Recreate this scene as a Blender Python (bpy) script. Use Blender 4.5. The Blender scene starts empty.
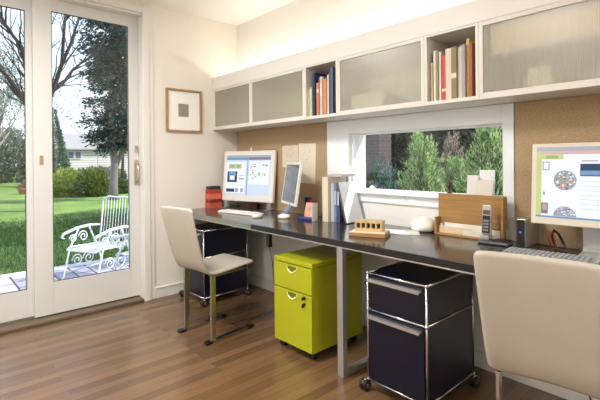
import bpy, bmesh, math, random
from mathutils import Vector, Matrix, Euler
PI = math.pi
rnd = random.Random(7)
SC = bpy.context.scene
COL = SC.collection

# ------------------------------------------------------------ helpers
def lin(c):
    return tuple(((v/255.0)/12.92 if v/255.0 <= .04045 else ((v/255.0+.055)/1.055)**2.4) for v in c)

_m = {}
def mat(name, rgb, rough=.5, metal=0., coat=0., var=0., scale=20., bump=0., bscale=60., stretch=(1, 1, 1), spec=.5, emit=0., trans=0., sheen=0.):
    if name in _m: return _m[name]
    m = bpy.data.materials.new(name); m.use_nodes = True
    nt = m.node_tree; n = nt.nodes; L = nt.links; b = n['Principled BSDF']
    c = lin(rgb) + (1,)
    b.inputs['Base Color'].default_value = c
    b.inputs['Roughness'].default_value = rough
    b.inputs['Metallic'].default_value = metal
    b.inputs['Coat Weight'].default_value = coat
    b.inputs['Specular IOR Level'].default_value = spec
    b.inputs['Transmission Weight'].default_value = trans
    if emit:
        b.inputs['Emission Color'].default_value = c; b.inputs['Emission Strength'].default_value = emit
    if var or bump:
        tc = n.new('ShaderNodeTexCoord'); mp = n.new('ShaderNodeMapping'); mp.inputs['Scale'].default_value = stretch
        L.new(tc.outputs['Object'], mp.inputs['Vector'])
    if var:
        no = n.new('ShaderNodeTexNoise'); no.inputs['Scale'].default_value = scale; no.inputs['Detail'].default_value = 5
        L.new(mp.outputs[0], no.inputs['Vector'])
        mx = n.new('ShaderNodeMix'); mx.data_type = 'RGBA'
        mx.inputs['A'].default_value = tuple(max(0, v*(1-var)) for v in c[:3]) + (1,)
        mx.inputs['B'].default_value = tuple(min(1, v*(1+var)) for v in c[:3]) + (1,)
        rp = n.new('ShaderNodeMapRange'); rp.inputs['From Min'].default_value = .3; rp.inputs['From Max'].default_value = .7
        L.new(no.outputs['Fac'], rp.inputs['Value']); L.new(rp.outputs[0], mx.inputs['Factor'])
        L.new(mx.outputs['Result'], b.inputs['Base Color'])
    if bump:
        no = n.new('ShaderNodeTexNoise'); no.inputs['Scale'].default_value = bscale; no.inputs['Detail'].default_value = 3
        L.new(mp.outputs[0], no.inputs['Vector'])
        bp = n.new('ShaderNodeBump'); bp.inputs['Strength'].default_value = bump; bp.inputs['Distance'].default_value = .01
        L.new(no.outputs['Fac'], bp.inputs['Height']); L.new(bp.outputs[0], b.inputs['Normal'])
    _m[name] = m
    return m

def glass_mat(name, tint, refl=.06, rough=0., body=None, bodyfac=0.):
    """thin pane: transparent + fresnel gloss (+ optional milky body)"""
    if name in _m: return _m[name]
    m = bpy.data.materials.new(name); m.use_nodes = True
    nt = m.node_tree; n = nt.nodes; L = nt.links
    for x in list(n): n.remove(x)
    out = n.new('ShaderNodeOutputMaterial'); tr = n.new('ShaderNodeBsdfTransparent'); gl = n.new('ShaderNodeBsdfGlossy')
    tr.inputs[0].default_value = lin(tint) + (1,); gl.inputs['Roughness'].default_value = rough
    lw = n.new('ShaderNodeLayerWeight'); lw.inputs[0].default_value = .5
    pw = n.new('ShaderNodeMath'); pw.operation = 'POWER'; pw.inputs[1].default_value = 4.5; L.new(lw.outputs['Facing'], pw.inputs[0])
    fr = n.new('ShaderNodeMapRange'); fr.inputs['To Min'].default_value = refl*.6; fr.inputs['To Max'].default_value = .85; L.new(pw.outputs[0], fr.inputs['Value'])
    mx = n.new('ShaderNodeMixShader'); src = tr.outputs[0]
    if body:
        df = n.new('ShaderNodeBsdfDiffuse'); df.inputs[0].default_value = lin(body) + (1,)
        tl = n.new('ShaderNodeBsdfTranslucent'); tl.inputs[0].default_value = lin(body) + (1,)
        ad = n.new('ShaderNodeMixShader'); ad.inputs[0].default_value = .25
        L.new(df.outputs[0], ad.inputs[1]); L.new(tl.outputs[0], ad.inputs[2])
        m2 = n.new('ShaderNodeMixShader'); m2.inputs[0].default_value = bodyfac
        L.new(tr.outputs[0], m2.inputs[1]); L.new(ad.outputs[0], m2.inputs[2]); src = m2.outputs[0]
    L.new(fr.outputs[0], mx.inputs[0]); L.new(src, mx.inputs[1]); L.new(gl.outputs[0], mx.inputs[2])
    L.new(mx.outputs[0], out.inputs[0])
    _m[name] = m
    return m

def newbm(): return bmesh.new()

def box(bm, x0, x1, y0, y1, z0, z1, bev=0., M=None, mi=0, seg=2):
    t = bmesh.new(); bmesh.ops.create_cube(t, size=1)
    for v in t.verts:
        v.co = Vector(((x0+x1)/2 + v.co.x*(x1-x0), (y0+y1)/2 + v.co.y*(y1-y0), (z0+z1)/2 + v.co.z*(z1-z0)))
    if bev:
        bmesh.ops.bevel(t, geom=list(t.edges), offset=bev, segments=seg, profile=.5, affect='EDGES')
    if M: bmesh.ops.transform(t, matrix=M, verts=t.verts)
    for f in t.faces: f.material_index = mi
    me = bpy.data.meshes.new('tmp'); t.to_mesh(me); t.free(); bm.from_mesh(me); bpy.data.meshes.remove(me)
    return bm

def quad(bm, pts, mi=0):
    f = bm.faces.new([bm.verts.new(p) for p in pts]); f.material_index = mi; return f

def tube(bm, pts, r, seg=8, mi=0, cap=True, flat=None):
    """sweep a circle (radius r or list) along pts"""
    pts = [Vector(p) for p in pts]; n = len(pts)
    rs = r if isinstance(r, (list, tuple)) else [r]*n
    rings = []; prev = None
    for i, p in enumerate(pts):
        t = ((pts[i+1] if i < n-1 else p) - (pts[i-1] if i > 0 else p)).normalized()
        if prev is None:
            a = Vector((0, 0, 1)) if abs(t.z) < .9 else Vector((1, 0, 0))
            u = t.cross(a).normalized()
        else:
            u = (prev - t*prev.dot(t))
            u = u.normalized() if u.length > 1e-6 else t.orthogonal().normalized()
        prev = u; w = t.cross(u)
        rings.append([bm.verts.new(p + (u*math.cos(2*PI*k/seg) + w*math.sin(2*PI*k/seg))*rs[i]) for k in range(seg)])
    for i in range(n-1):
        for k in range(seg):
            f = bm.faces.new([rings[i][k], rings[i][(k+1) % seg], rings[i+1][(k+1) % seg], rings[i+1][k]]); f.material_index = mi; f.smooth = True
    if cap:
        bm.faces.new(rings[0][::-1]).material_index = mi; bm.faces.new(rings[-1]).material_index = mi
    return bm

def ribbon(bm, pts, w, t, side=Vector((1, 0, 0))):
    """flat bar along pts: width w along side, thickness t"""
    pts = [Vector(p) for p in pts]; n = len(pts); rings = []
    for i, p in enumerate(pts):
        d = ((pts[i+1] if i < n-1 else p) - (pts[i-1] if i > 0 else p)).normalized()
        nn = d.cross(side).normalized()
        rings.append([bm.verts.new(p + side*a*w/2 + nn*b*t/2) for a, b in ((-1, -1), (1, -1), (1, 1), (-1, 1))])
    for i in range(n-1):
        for k in range(4): bm.faces.new([rings[i][k], rings[i][(k+1) % 4], rings[i+1][(k+1) % 4], rings[i+1][k]])
    bm.faces.new(rings[0][::-1]); bm.faces.new(rings[-1]); return bm

def lathe(bm, prof, c=(0, 0, 0), seg=24, sx=1., sy=1.):
    rings = []
    for r, z in prof:
        rings.append([bm.verts.new((c[0]+max(r, 1e-4)*sx*math.cos(2*PI*k/seg), c[1]+max(r, 1e-4)*sy*math.sin(2*PI*k/seg), c[2]+z)) for k in range(seg)])
    for i in range(len(rings)-1):
        for k in range(seg):
            f = bm.faces.new([rings[i][k], rings[i][(k+1) % seg], rings[i+1][(k+1) % seg], rings[i+1][k]]); f.smooth = True
    bm.faces.new(rings[0][::-1]); bm.faces.new(rings[-1]); return bm

def obj(name, bm, m, parent=None, loc=None, rot=None, keepn=False):
    me = bpy.data.meshes.new(name)
    if not keepn: bmesh.ops.recalc_face_normals(bm, faces=list(bm.faces))
    bm.to_mesh(me); bm.free()
    for x in (m if isinstance(m, (list, tuple)) else [m]): me.materials.append(x)
    o = bpy.data.objects.new(name, me); COL.objects.link(o)
    if parent: o.parent = parent
    if loc: o.location = loc
    if rot: o.rotation_euler = rot
    return o

def tag(o, label, cat, group=None, kind=None):
    o['label'] = label; o['category'] = cat
    if group: o['group'] = group
    if kind: o['kind'] = kind
    return o

def thing(name, label, cat, loc=(0, 0, 0), rz=0., group=None):
    o = bpy.data.objects.new(name, None); COL.objects.link(o); o.empty_display_size = .05
    o.location = loc; o.rotation_euler = (0, 0, rz)
    return tag(o, label, cat, group)

def struct(name, bm, m, parent=None, **k):
    o = obj(name, bm, m, parent, **k)
    if not parent: o['kind'] = 'structure'
    return o

def bx(*a, **k): return box(newbm(), *a, **k)

def dup(root, loc, rz, label, group=None):
    r = root.copy(); COL.objects.link(r); r.location = loc; r.rotation_euler = (0, 0, rz); r['label'] = label
    if group: r['group'] = group
    def rec(src, dst):
        for ch in list(src.children):
            c = ch.copy(); COL.objects.link(c); c.parent = dst; rec(ch, c)
    rec(root, r)
    return r

# ------------------------------------------------------------ materials
WALL = mat('wall_paint', (238, 232, 222), .6, bump=.05, bscale=180)
WALLW = mat('wall_paint_white', (241, 239, 234), .6, bump=.05, bscale=180)
CEIL = mat('ceiling_paint', (244, 242, 238), .8)
TRIM = mat('trim_paint', (232, 229, 223), .4)
DOORW = mat('door_paint', (219, 218, 215), .4)
WINW = mat('window_paint', (246, 250, 255), .35)
CABW = mat('cabinet_paint', (224, 219, 211), .4)
CORK = mat('cork', (184, 158, 124), .9, var=.22, scale=160, bump=.25, bscale=260)
CHROME = mat('chrome', (200, 199, 198), .27, 1.)
ALU = mat('aluminium', (196, 195, 194), .34, .75)
BLACK = mat('black_plastic', (16, 16, 18), .4)
RUBBER = mat('rubber', (14, 14, 15), .7)
NAVY = mat('navy_lacquer', (7, 9, 34), .3)
LIME = mat('lime_steel', (174, 176, 22), .33)
LIMED = mat('lime_steel_shaded', (96, 98, 8), .6)
LEATH = mat('cream_leather', (188, 179, 164), .5, var=.03, scale=6, bump=.08, bscale=240)
DESK = mat('desk_laminate', (52, 47, 46), .17, var=.1, scale=5, stretch=(1, 6, 1), coat=.15)
DESKEDGE = mat('desk_edge', (30, 27, 27), .35)
PAPER = mat('paper', (236, 233, 226), .8)
PAPERC = mat('paper_cream', (216, 205, 184), .8)
INK = mat('ink', (70, 66, 62), .8)
WHITEP = mat('white_plastic', (236, 233, 228), .28, coat=.3)
GREYP = mat('grey_plastic', (150, 150, 152), .35)
CLEARP = glass_mat('clear_acrylic', (225, 228, 232), rough=.02, body=(230, 232, 236), bodyfac=.35)
BLUEP = glass_mat('blue_acrylic', (190, 205, 232), rough=.05, body=(170, 190, 225), bodyfac=.6)
GLASS = glass_mat('window_glass', (246, 250, 250))
FROST = glass_mat('reeded_cabinet_glass', (226, 224, 208), refl=.16, rough=.3, body=(226, 222, 206), bodyfac=.34)
WOODL = mat('light_wood', (178, 134, 84), .45, var=.16, scale=7, stretch=(1, 1, 14))
WOODH = mat('organizer_wood', (170, 128, 74), .45, var=.16, scale=5, stretch=(1, 1, 16))
WOODF = mat('picture_frame_wood', (172, 136, 92), .4, var=.12, scale=30)
WIRON = mat('white_painted_iron', (238, 238, 240), .45)

def floor_mat():
    m = bpy.data.materials.new('strip_wood_floor'); m.use_nodes = True
    nt = m.node_tree; n = nt.nodes; L = nt.links; b = n['Principled BSDF']
    tc = n.new('ShaderNodeTexCoord')
    mp = n.new('ShaderNodeMapping'); mp.inputs['Rotation'].default_value = (0, 0, PI/2)
    L.new(tc.outputs['Object'], mp.inputs['Vector'])
    br = n.new('ShaderNodeTexBrick'); br.inputs['Scale'].default_value = 1.
    br.inputs['Brick Width'].default_value = 1.1; br.inputs['Row Height'].default_value = .062
    br.inputs['Mortar Size'].default_value = .0012; br.inputs['Mortar Smooth'].default_value = .2; br.offset = .37; br.offset_frequency = 3
    br.inputs['Color1'].default_value = (0, 0, 0, 1); br.inputs['Color2'].default_value = (1, 1, 1, 1); br.inputs['Mortar'].default_value = (.3, .3, .3, 1); br.inputs['Bias'].default_value = 0
    L.new(mp.outputs[0], br.inputs['Vector'])
    cr = n.new('ShaderNodeValToRGB'); e = cr.color_ramp.elements
    e[0].position = 0; e[0].color = lin((104, 77, 52)) + (1,); e[1].position = 1; e[1].color = lin((136, 103, 72)) + (1,)
    k = cr.color_ramp.elements.new(.5); k.color = lin((119, 89, 61)) + (1,)
    L.new(br.outputs['Color'], cr.inputs[0])
    mp2 = n.new('ShaderNodeMapping'); mp2.inputs['Scale'].default_value = (38, 1.6, 1)
    L.new(tc.outputs['Object'], mp2.inputs['Vector'])
    no = n.new('ShaderNodeTexNoise'); no.inputs['Scale'].default_value = 2.2; no.inputs['Detail'].default_value = 7; no.inputs['Roughness'].default_value = .65
    L.new(mp2.outputs[0], no.inputs['Vector'])
    mr = n.new('ShaderNodeMapRange'); mr.inputs['From Min'].default_value = .3; mr.inputs['From Max'].default_value = .72
    mr.inputs['To Min'].default_value = .80; mr.inputs['To Max'].default_value = 1.10
    L.new(no.outputs['Fac'], mr.inputs['Value'])
    mu = n.new('ShaderNodeMix'); mu.data_type = 'RGBA'; mu.blend_type = 'MULTIPLY'; mu.inputs['Factor'].default_value = 1
    L.new(cr.outputs[0], mu.inputs['A']); L.new(mr.outputs[0], mu.inputs['B'])
    dk = n.new('ShaderNodeMix'); dk.data_type = 'RGBA'; dk.inputs['B'].default_value = lin((58, 36, 22)) + (1,)
    ml = n.new('ShaderNodeMath'); ml.operation = 'MULTIPLY'; ml.inputs[1].default_value = .45
    L.new(br.outputs['Fac'], ml.inputs[0]); L.new(ml.outputs[0], dk.inputs['Factor']); L.new(mu.outputs['Result'], dk.inputs['A'])
    L.new(dk.outputs['Result'], b.inputs['Base Color'])
    b.inputs['Roughness'].default_value = .26; b.inputs['Specular IOR Level'].default_value = .6; b.inputs['Coat Weight'].default_value = .25; b.inputs['Coat Roughness'].default_value = .2
    bp = n.new('ShaderNodeBump'); bp.inputs['Strength'].default_value = .12; bp.inputs['Distance'].default_value = .004
    L.new(no.outputs['Fac'], bp.inputs['Height']); L.new(bp.outputs[0], b.inputs['Normal'])
    return m

def grid_mat(name, c1, c2, mortar, w, h, ms, rz=0., rough=.8, offset=.5, noise=.15):
    m = bpy.data.materials.new(name); m.use_nodes = True
    nt = m.node_tree; n = nt.nodes; L = nt.links; b = n['Principled BSDF']
    tc = n.new('ShaderNodeTexCoord'); mp = n.new('ShaderNodeCombineXYZ')
    if rz == 'wall':   # upright faces: run along x+y, rise along z
        sp = n.new('ShaderNodeSeparateXYZ'); ad = n.new('ShaderNodeMath'); L.new(tc.outputs['Object'], sp.inputs[0])
        L.new(sp.outputs[0], ad.inputs[0]); L.new(sp.outputs[1], ad.inputs[1]); L.new(ad.outputs[0], mp.inputs[0]); L.new(sp.outputs[2], mp.inputs[1])
    else:
        sp = n.new('ShaderNodeSeparateXYZ'); L.new(tc.outputs['Object'], sp.inputs[0]); L.new(sp.outputs[0], mp.inputs[0]); L.new(sp.outputs[1], mp.inputs[1])
    br = n.new('ShaderNodeTexBrick'); br.inputs['Scale'].default_value = 1; br.offset = offset
    br.inputs['Brick Width'].default_value = w; br.inputs['Row Height'].default_value = h; br.inputs['Mortar Size'].default_value = ms
    br.inputs['Color1'].default_value = lin(c1)+(1,); br.inputs['Color2'].default_value = lin(c2)+(1,); br.inputs['Mortar'].default_value = lin(mortar)+(1,)
    L.new(mp.outputs[0], br.inputs['Vector']); L.new(br.outputs['Color'], b.inputs['Base Color'])
    b.inputs['Roughness'].default_value = rough
    return m

# ------------------------------------------------------------ SETTING : room
XR, YF, ZC = 5.6, -4.7, 2.53
struct('floor', bx(0, XR, YF, 0, -.1, 0), floor_mat())
struct('ceiling', bx(-.2, XR+.2, YF-.2, .18, ZC, ZC+.2), CEIL)
DY0, DY1, DZ = -2.84, -.945, 2.44           # patio door opening
bm = newbm()
box(bm, -.2, 0, DY1, 0.18, -.3, ZC); box(bm, -.2, 0, YF-.2, DY0, -.3, ZC); box(bm, -.2, 0, DY0, DY1, DZ, ZC); box(bm, -.2, 0, DY0, DY1, -.3, -.001)
struct('wall_left', bm, WALL)
WX0, WX1, WZ0, WZ1 = 1.487, 2.59, .958, 1.372   # slot window opening
bm = newbm()
box(bm, 0, WX0, 0, .18, -.3, ZC); box(bm, WX1, XR+.2, 0, .18, -.3, ZC); box(bm, WX0, WX1, 0, .18, -.3, WZ0); box(bm, WX0, WX1, 0, .18, WZ1, ZC)
struct('wall_back', bm, WALLW)
struct('wall_right', bx(XR, XR+.2, YF-.2, 0, -.3, ZC), WALLW)
struct('wall_front', bx(0, XR, YF-.2, YF, -.3, ZC), WALLW)
# trims round the door
bm = newbm()
box(bm, .0005, .022, -.955, -.90, 0, 2.5, .003); box(bm, .0005, .022, -2.9, -.955, 2.44, 2.5, .003); box(bm, .0005, .022, -2.9, -2.83, 0, 2.44, .003)
box(bm, -.19, 0, -.956, -.946, 0, 2.44); box(bm, -.19, 0, -2.839, -2.83, 0, 2.44); box(bm, -.19, 0, -2.83, -.956, 2.425, 2.439)
struct('trim_1', bm, TRIM)
struct('trim_2', bx(.0005, .012, -.90, -.862, 0.001, 2.5, .002), TRIM)
bm = newbm(); box(bm, -.19, .012, -2.829, -.957, .0005, .022, .004); box(bm, -.115, -.10, -2.82, -.96, .022, .03)
struct('trim_3', bm, mat('door_sill', (120, 106, 88), .5, 0.3))
def baseboard(nm, x0, x1, y0, y1, out):
    bm = newbm(); box(bm, x0, x1, y0, y1, .0005, .088, .002)
    if out == 'x': box(bm, x0, x1+.006, y0, y1, .083, .094, .002)
    else: box(bm, x0, x1, y0-.006, y1, .083, .094, .002)
    struct(nm, bm, TRIM)
baseboard('baseboard_left', .0005, .014, -.860, -.0005, 'x')
baseboard('baseboard_back', .016, XR-.001, -.014, -.0005, 'y')

def door(nm, x, y0, y1, z0, z1, st0, st1, bot, top, locky):
    """sliding glass panel: root is the frame"""
    t = .038
    bm = newbm()
    box(bm, x-t, x, y0, y0+st0, z0, z1, .002); box(bm, x-t, x, y1-st1, y1, z0, z1, .002)
    box(bm, x-t, x, y0+st0, y1-st1, z0, bot, .002); box(bm, x-t, x, y0+st0, y1-st1, top, z1, .002)
    d = struct(nm, bm, DOORW)
    g = bx(x-t/2-.004, x-t/2+.004, y0+st0-.004, y1-st1+.004, bot-.004, top+.004)
    obj('glass_pane', g, GLASS, d)
    bm = newbm()
    for a in (x-t/2+.004, ):
        box(bm, a, a+.006, y0+st0, y0+st0+.006, bot, top); box(bm, a, a+.006, y1-st1-.006, y1-st1, bot, top)
        box(bm, a, a+.006, y0+st0+.006, y1-st1-.006, top-.006, top); box(bm, a, a+.006, y0+st0+.006, y1-st1-.006, bot, bot+.006)
    obj('glazing_gasket', bm, mat('gasket', (70, 68, 64), .6), d)
    return d
d1 = door('door_1', -.085, -1.735, -.957, .031, 2.424, .122, .08, .272, 2.335, 0)
d2 = door('door_2', -.135, -2.828, -1.70, .031, 2.424, .09, .075, .236, 2.318, 0)
BRASS = mat('satin_nickel', (206, 198, 184), .3, 1.)
bm = newbm(); box(bm, -.084, -.078, -.998, -.962, .98, 1.20, .002)
tube(bm, [(-.079, -.980, 1.175), (-.05, -.980, 1.165), (-.035, -.98, 1.12), (-.035, -.98, 1.05), (-.05, -.98, 1.01), (-.079, -.98, 1.00)], .008, 10)
h = obj('door_handle', bm, BRASS, d1); h['label'] = 'satin nickel pull handle'
bm = newbm(); box(bm, -.084, -.077, -.993, -.965, 1.265, 1.325, .002); tube(bm, [(-.077, -.979, 1.305), (-.062, -.979, 1.29), (-.052, -.985, 1.268)], .006, 8)
o = obj('thumb_lock', bm, BRASS, d1)
bm = newbm(); box(bm, -.0845, -.081, -1.697, -1.672, 1.165, 1.235, .001); obj('recessed_pull', bm, mat('tan_metal', (176, 152, 116), .4, .3), d1)

# window in the back wall
bm = newbm()
cy = -.018
box(bm, 1.268, WX0, cy, -.0005, .86, 1.474, .002); box(bm, WX1, 2.648, cy, -.0005, .86, 1.474, .002)
box(bm, WX0, WX1, cy, -.0005, WZ1, 1.474, .002); box(bm, WX0, WX1, cy, -.0005, .885, .945, .002)
fr = struct('trim_4', bm, WINW)
bm = newbm()
y0, y1 = .022, .06
box(bm, WX0+.001, WX0+.012, y0, y1, WZ0+.002, WZ1-.001); box(bm, WX1-.012, WX1-.001, y0, y1, WZ0+.002, WZ1-.001)
box(bm, WX0+.012, WX1-.012, y0, y1, WZ0+.005, WZ0+.016); box(bm, WX0+.012, WX1-.012, y0, y1, WZ1-.012, WZ1-.001)
w = struct('window_1', bm, WINW)
obj('glass_pane', bx(WX0+.010, WX1-.010, .038, .044, WZ0+.016, WZ1-.016), GLASS, w)
bm = newbm(); box(bm, WX0+.001, WX1-.001, -.0185, .021, WZ0+.0005, WZ0+.004); box(bm, 1.475, 2.60, -.056, -.0186, .944, .962, .004)
struct('trim_5', bm, WINW)

# cork panels
cl = obj('cork_board', bx(.008, 1.264, -.012, -.0008, .748, 1.474), CORK); tag(cl, 'tan cork pin board between the corner and the slot window', 'pin board')
cr_ = obj('cork_board', bx(2.652, 5.2, -.012, -.0008, .748, 1.474), CORK); tag(cr_, 'tan cork pin board on the wall behind the right computer', 'pin board')

# added fill lamps at the ceiling, out of view, to brighten the room
def fill_light(x, y, e, s=.62):
    t = tag(obj('fill_panel', bx(x-s/2-.02, x+s/2+.02, y-s/2-.02, y+s/2+.02, ZC-.03, ZC-.0005, .004), WINW), 'square white panel added at the ceiling as unseen fill light', 'fill light', 'added fill lights out of view')
    obj('glow_face', bx(-s/2, s/2, -s/2, s/2, -.004, 0), mat('fill_glow', (255, 244, 226), .5, emit=3.), t, loc=(x, y, ZC-.031))
    l = bpy.data.lights.new('fill_lamp', 'AREA'); l.shape = 'SQUARE'; l.size = s; l.energy = e; l.color = (1, .98, .95)
    lo = bpy.data.objects.new('fill_lamp', l); COL.objects.link(lo); lo.location = (x, y, ZC-.045); lo.parent = None
    return t

# ------------------------------------------------------------ upper cabinets
CY0, CY1, CZ0, CZ1 = -.28, -.0008, 1.476, 1.86
def cabinet(x0, x1, label, glazed=True, shelf=None):
    rt = thing('wall_cabinet' if glazed else 'open_cubby_shelf', label, 'wall cabinet' if glazed else 'open shelf', ((x0+x1)/2, CY1, CZ0), 0, 'wall cabinets over the desk' if glazed else 'open cubbies over the desk')
    w = (x1-x0)/2 - .0006; d = CY0-CY1; h = CZ1-CZ0; s = .016
    bm = newbm(); yf = d + (.02 if glazed else 0)
    box(bm, -w, -w+s, yf, -.001, 0, h, .001); box(bm, w-s, w, yf, -.001, 0, h, .001)
    box(bm, -w+s, w-s, yf, -.001, 0, s+.004, .001); box(bm, -w+s, w-s, yf, -.001, h-.012, h, .001); box(bm, -w+s, w-s, -.012, -.001, s+.004, h-.012)
    obj('carcass', bm, CABW, rt)
    if shelf: obj('shelf', bx(-w+s+.001, w-s-.001, yf+.02, -.013, shelf-.006, shelf+.006), CABW, rt)
    if glazed:
        b0, b1, r = .030, h-.022, .02
        bm = newbm(); y0 = d; y1 = d+.018
        box(bm, -w, -w+r, y0, y1, 0, h, .001); box(bm, w-r, w, y0, y1, 0, h, .001)
        box(bm, -w+r, w-r, y0, y1, 0, b0, .001); box(bm, -w+r, w-r, y0, y1, b1, h, .001)
        dr = obj('door', bm, CABW, rt)
        # reeded glass pane
        bm = newbm(); n = 160; xa, xb = -w+r-.003, w-r+.003; prev = None
        for i in range(n+1):
            x = xa+(xb-xa)*i/n; yy = y0+.006 + (.0008 if i % 2 else 0)
            a = bm.verts.new((x, yy, b0-.003)); c = bm.verts.new((x, yy, b1+.003))
            if prev: bm.faces.new([prev[0], a, c, prev[1]])
            prev = (a, c)
        obj('glass_pane', bm, FROST, dr, keepn=True)
    return rt
cabinet(.016, .626, 'glass-fronted wall cabinet nearest the corner, first of the row')
cabinet(.626, 1.300, 'glass-fronted wall cabinet immediately left of the smaller open cubby', shelf=None)
cabinet(1.300, 1.628, 'open cubby with orange and dark books, left of the window centre', False)
cabinet(1.628, 2.280, 'glass-fronted wall cabinet between the two open book cubbies')
cabinet(2.280, 2.586, 'open cubby of pale and red books over the right end of the window', False)
cabinet(2.586, 3.30, 'large glass-fronted wall cabinet at right edge of the photo, white carton and added beige block inside', shelf=.222)
for i, (a, b) in enumerate(((3.30, 3.95), (3.95, 4.6), (4.6, 5.25))):
    cabinet(a, b, 'glass-fronted wall cabinet beyond the right edge of the photo')
bm = newbm(); box(bm, .0008, 5.25, CY0, CY0+.018, CZ1+.001, 1.977, .002); box(bm, .0008, .0155, CY0, -.001, CZ0, CZ1, .001); box(bm, .0008, 5.25, CY0+.018, -.001, CZ1+.001, CZ1+.012)
struct('trim_6', bm, mat('fascia_paint', (233, 229, 223), .45))
# cabinet contents
BOXB = mat('reflection_beige', (232, 206, 160), .7)
o = obj('cabinet_box', bx(2.63, 3.26, -.245, -.02, 1.7055, 1.835, .003), BOXB); tag(o, 'long beige block added on the upper shelf for the tan reflection in the cabinet glass', 'box')  # block added so a tan reflected band shows in the glass
o = obj('paper_stack', bx(2.80, 2.90, -.24, -.06, 1.4975, 1.60, .003), PAPER); tag(o, 'white carton standing on the cabinet floor behind the glass at right', 'box')
bm = newbm(); box(bm, 1.72, 1.98, -.245, -.05, 1.4975, 1.60, .004)
tag(obj('cabinet_box', bm, mat('white_card', (225, 222, 214), .7)), 'white box behind the glass of the cabinet between the cubbies', 'box')

# ------------------------------------------------------------ books
def book(x, y_front, z, t, h, d, rgb, label, tilt=0., group=None, band=None, lying=False):
    nm = 'book'
    rt = thing(nm, label, 'book', (x, y_front, z), 0, group)
    c = mat('book_%d_%d_%d' % rgb, rgb, .55)
    bm = newbm(); e = .0025
    box(bm, 0, t, 0, e, 0, h); box(bm, 0, e, e, d, 0, h); box(bm, t-e, t, e, d, 0, h)
    if band: box(bm, .0003, t-.0003, -.0006, .0002, h*band[0], h*band[1], mi=1)
    obj('cover', bm, [c, mat('book_band', (222, 214, 196), .6)], rt)
    if t > .008: obj('pages', bx(e+.0004, t-e-.0004, e+.001, d-.004, .003, h-.004), PAPER, rt)
    if tilt: rt.rotation_euler = (0, tilt, 0)
    return rt
def row(x, z, specs, where, grp):
    n = len(specs)
    for i, (t, h, rgb, cname, band) in enumerate(specs):
        book(x, -.262+.02*rnd.random(), z, t-.001, h, .19, rgb, '%s in %s, %s' % (cname, where, ordn(i, n)), 0, grp, band)
        x += t
def ordn(i, n):
    w = ['first', 'second', 'third', 'fourth', 'fifth', 'sixth', 'seventh', 'eighth', 'ninth', 'tenth', 'eleventh', 'twelfth', 'thirteenth', 'fourteenth']
    return ('%s book from its left side' % w[i]) if i < n-1 else 'the last book at its right side'
z = CZ0+.0212
row(1.3172, z, [(.024, .20, (176, 184, 140), 'pale green patterned book', None), (.014, .21, (206, 212, 196), 'off-white thin book', None),
    (.022, .315, (48, 66, 112), 'tall dark blue book', None), (.018, .20, (30, 26, 26), 'black book', None), (.026, .235, (206, 132, 96), 'salmon orange book', (.7, .8)),
    (.020, .262, (150, 82, 62), 'rust brown book', None), (.024, .27, (196, 190, 182), 'light grey book', (.5, .8)), (.022, .252, (222, 150, 118), 'peach coloured book', None),
    (.018, .245, (214, 132, 90), 'orange book', None), (.022, .275, (226, 216, 196), 'cream book', None), (.014, .29, (64, 74, 92), 'slate blue book', None), (.026, .318, (84, 98, 124), 'tall grey-blue book', None)],
    'the left open cubby', 'books in the left open cubby')
row(2.306, z, [(.010, .215, (216, 200, 170), 'thin tan book', None), (.010, .258, (166, 112, 82), 'thin brown book', None), (.012, .274, (232, 226, 208), 'thin cream book', None),
    (.014, .274, (150, 142, 112), 'olive book', None), (.012, .268, (226, 220, 206), 'thin white book', None), (.028, .246, (196, 76, 66), 'red book', (.2, .26)),
    (.034, .274, (222, 208, 186), 'wide cream book', None), (.030, .274, (140, 122, 88), 'dark olive book', (.4, .5)), (.032, .272, (206, 206, 196), 'wide pale grey book', None),
    (.018, .274, (170, 156, 156), 'mauve grey book', None), (.016, .305, (222, 186, 110), 'tall yellow book', None), (.020, .274, (160, 96, 60), 'russet book', None)],
    'the right open cubby', 'books in the right open cubby')

# ------------------------------------------------------------ desk
DZT, DZB, DY = .745, .707, -.668
DESKL = mat('desk_laminate_grey', (84, 78, 73), .2, var=.1, scale=5, stretch=(1, 6, 1), coat=.15)
def desk(x0, x1, label, edge, legs):
    rt = thing('desk', label, 'desk', (x0, 0, 0), 0, 'worktops along the wall')
    w = x1-x0
    obj('desktop', bx(.0008, w-.0008, DY+.004, -.019, DZB+.004, DZT, .0015), DESK if legs else DESKL, rt)
    bm = newbm(); box(bm, .0008, w-.0008, DY-.0015, DY+.0035, DZB+.004, DZT-.001, .0008); obj('edge_band', bm, edge, rt)
    bm = newbm(); box(bm, .001, w-.001, DY-.002, DY+.03, DZB-.003, DZB+.0035, .001); box(bm, .001, w-.001, -.06, -.03, DZB-.026, DZB+.0035, .001)
    obj('support_rail', bm, ALU, rt)
    for lx in legs:
        bm = newbm(); a = .021; yb = -.08
        box(bm, lx-a, lx+a, DY+.004, DY+.036, .0008, DZB-.0035, .0015); box(bm, lx-a, lx+a, yb-.03, yb, .0008, DZB-.0265, .0015)
        box(bm, lx-a, lx+a, DY+.036, yb-.03, .0008, .030, .0015); box(bm, lx-a, lx+a, DY+.036, yb-.03, DZB-.034, DZB-.0045, .0015)
        obj('leg', bm, ALU, rt)
    return rt
desk(.003, 1.165, 'grey-brown worktop at left, in the corner under the first computer', mat('desk_edge_light', (150, 146, 140), .3, .6), [])
desk(1.166, 4.4, 'long dark worktop with black front edge, right of the seam', DESKEDGE, [.822, 3.2])

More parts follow.
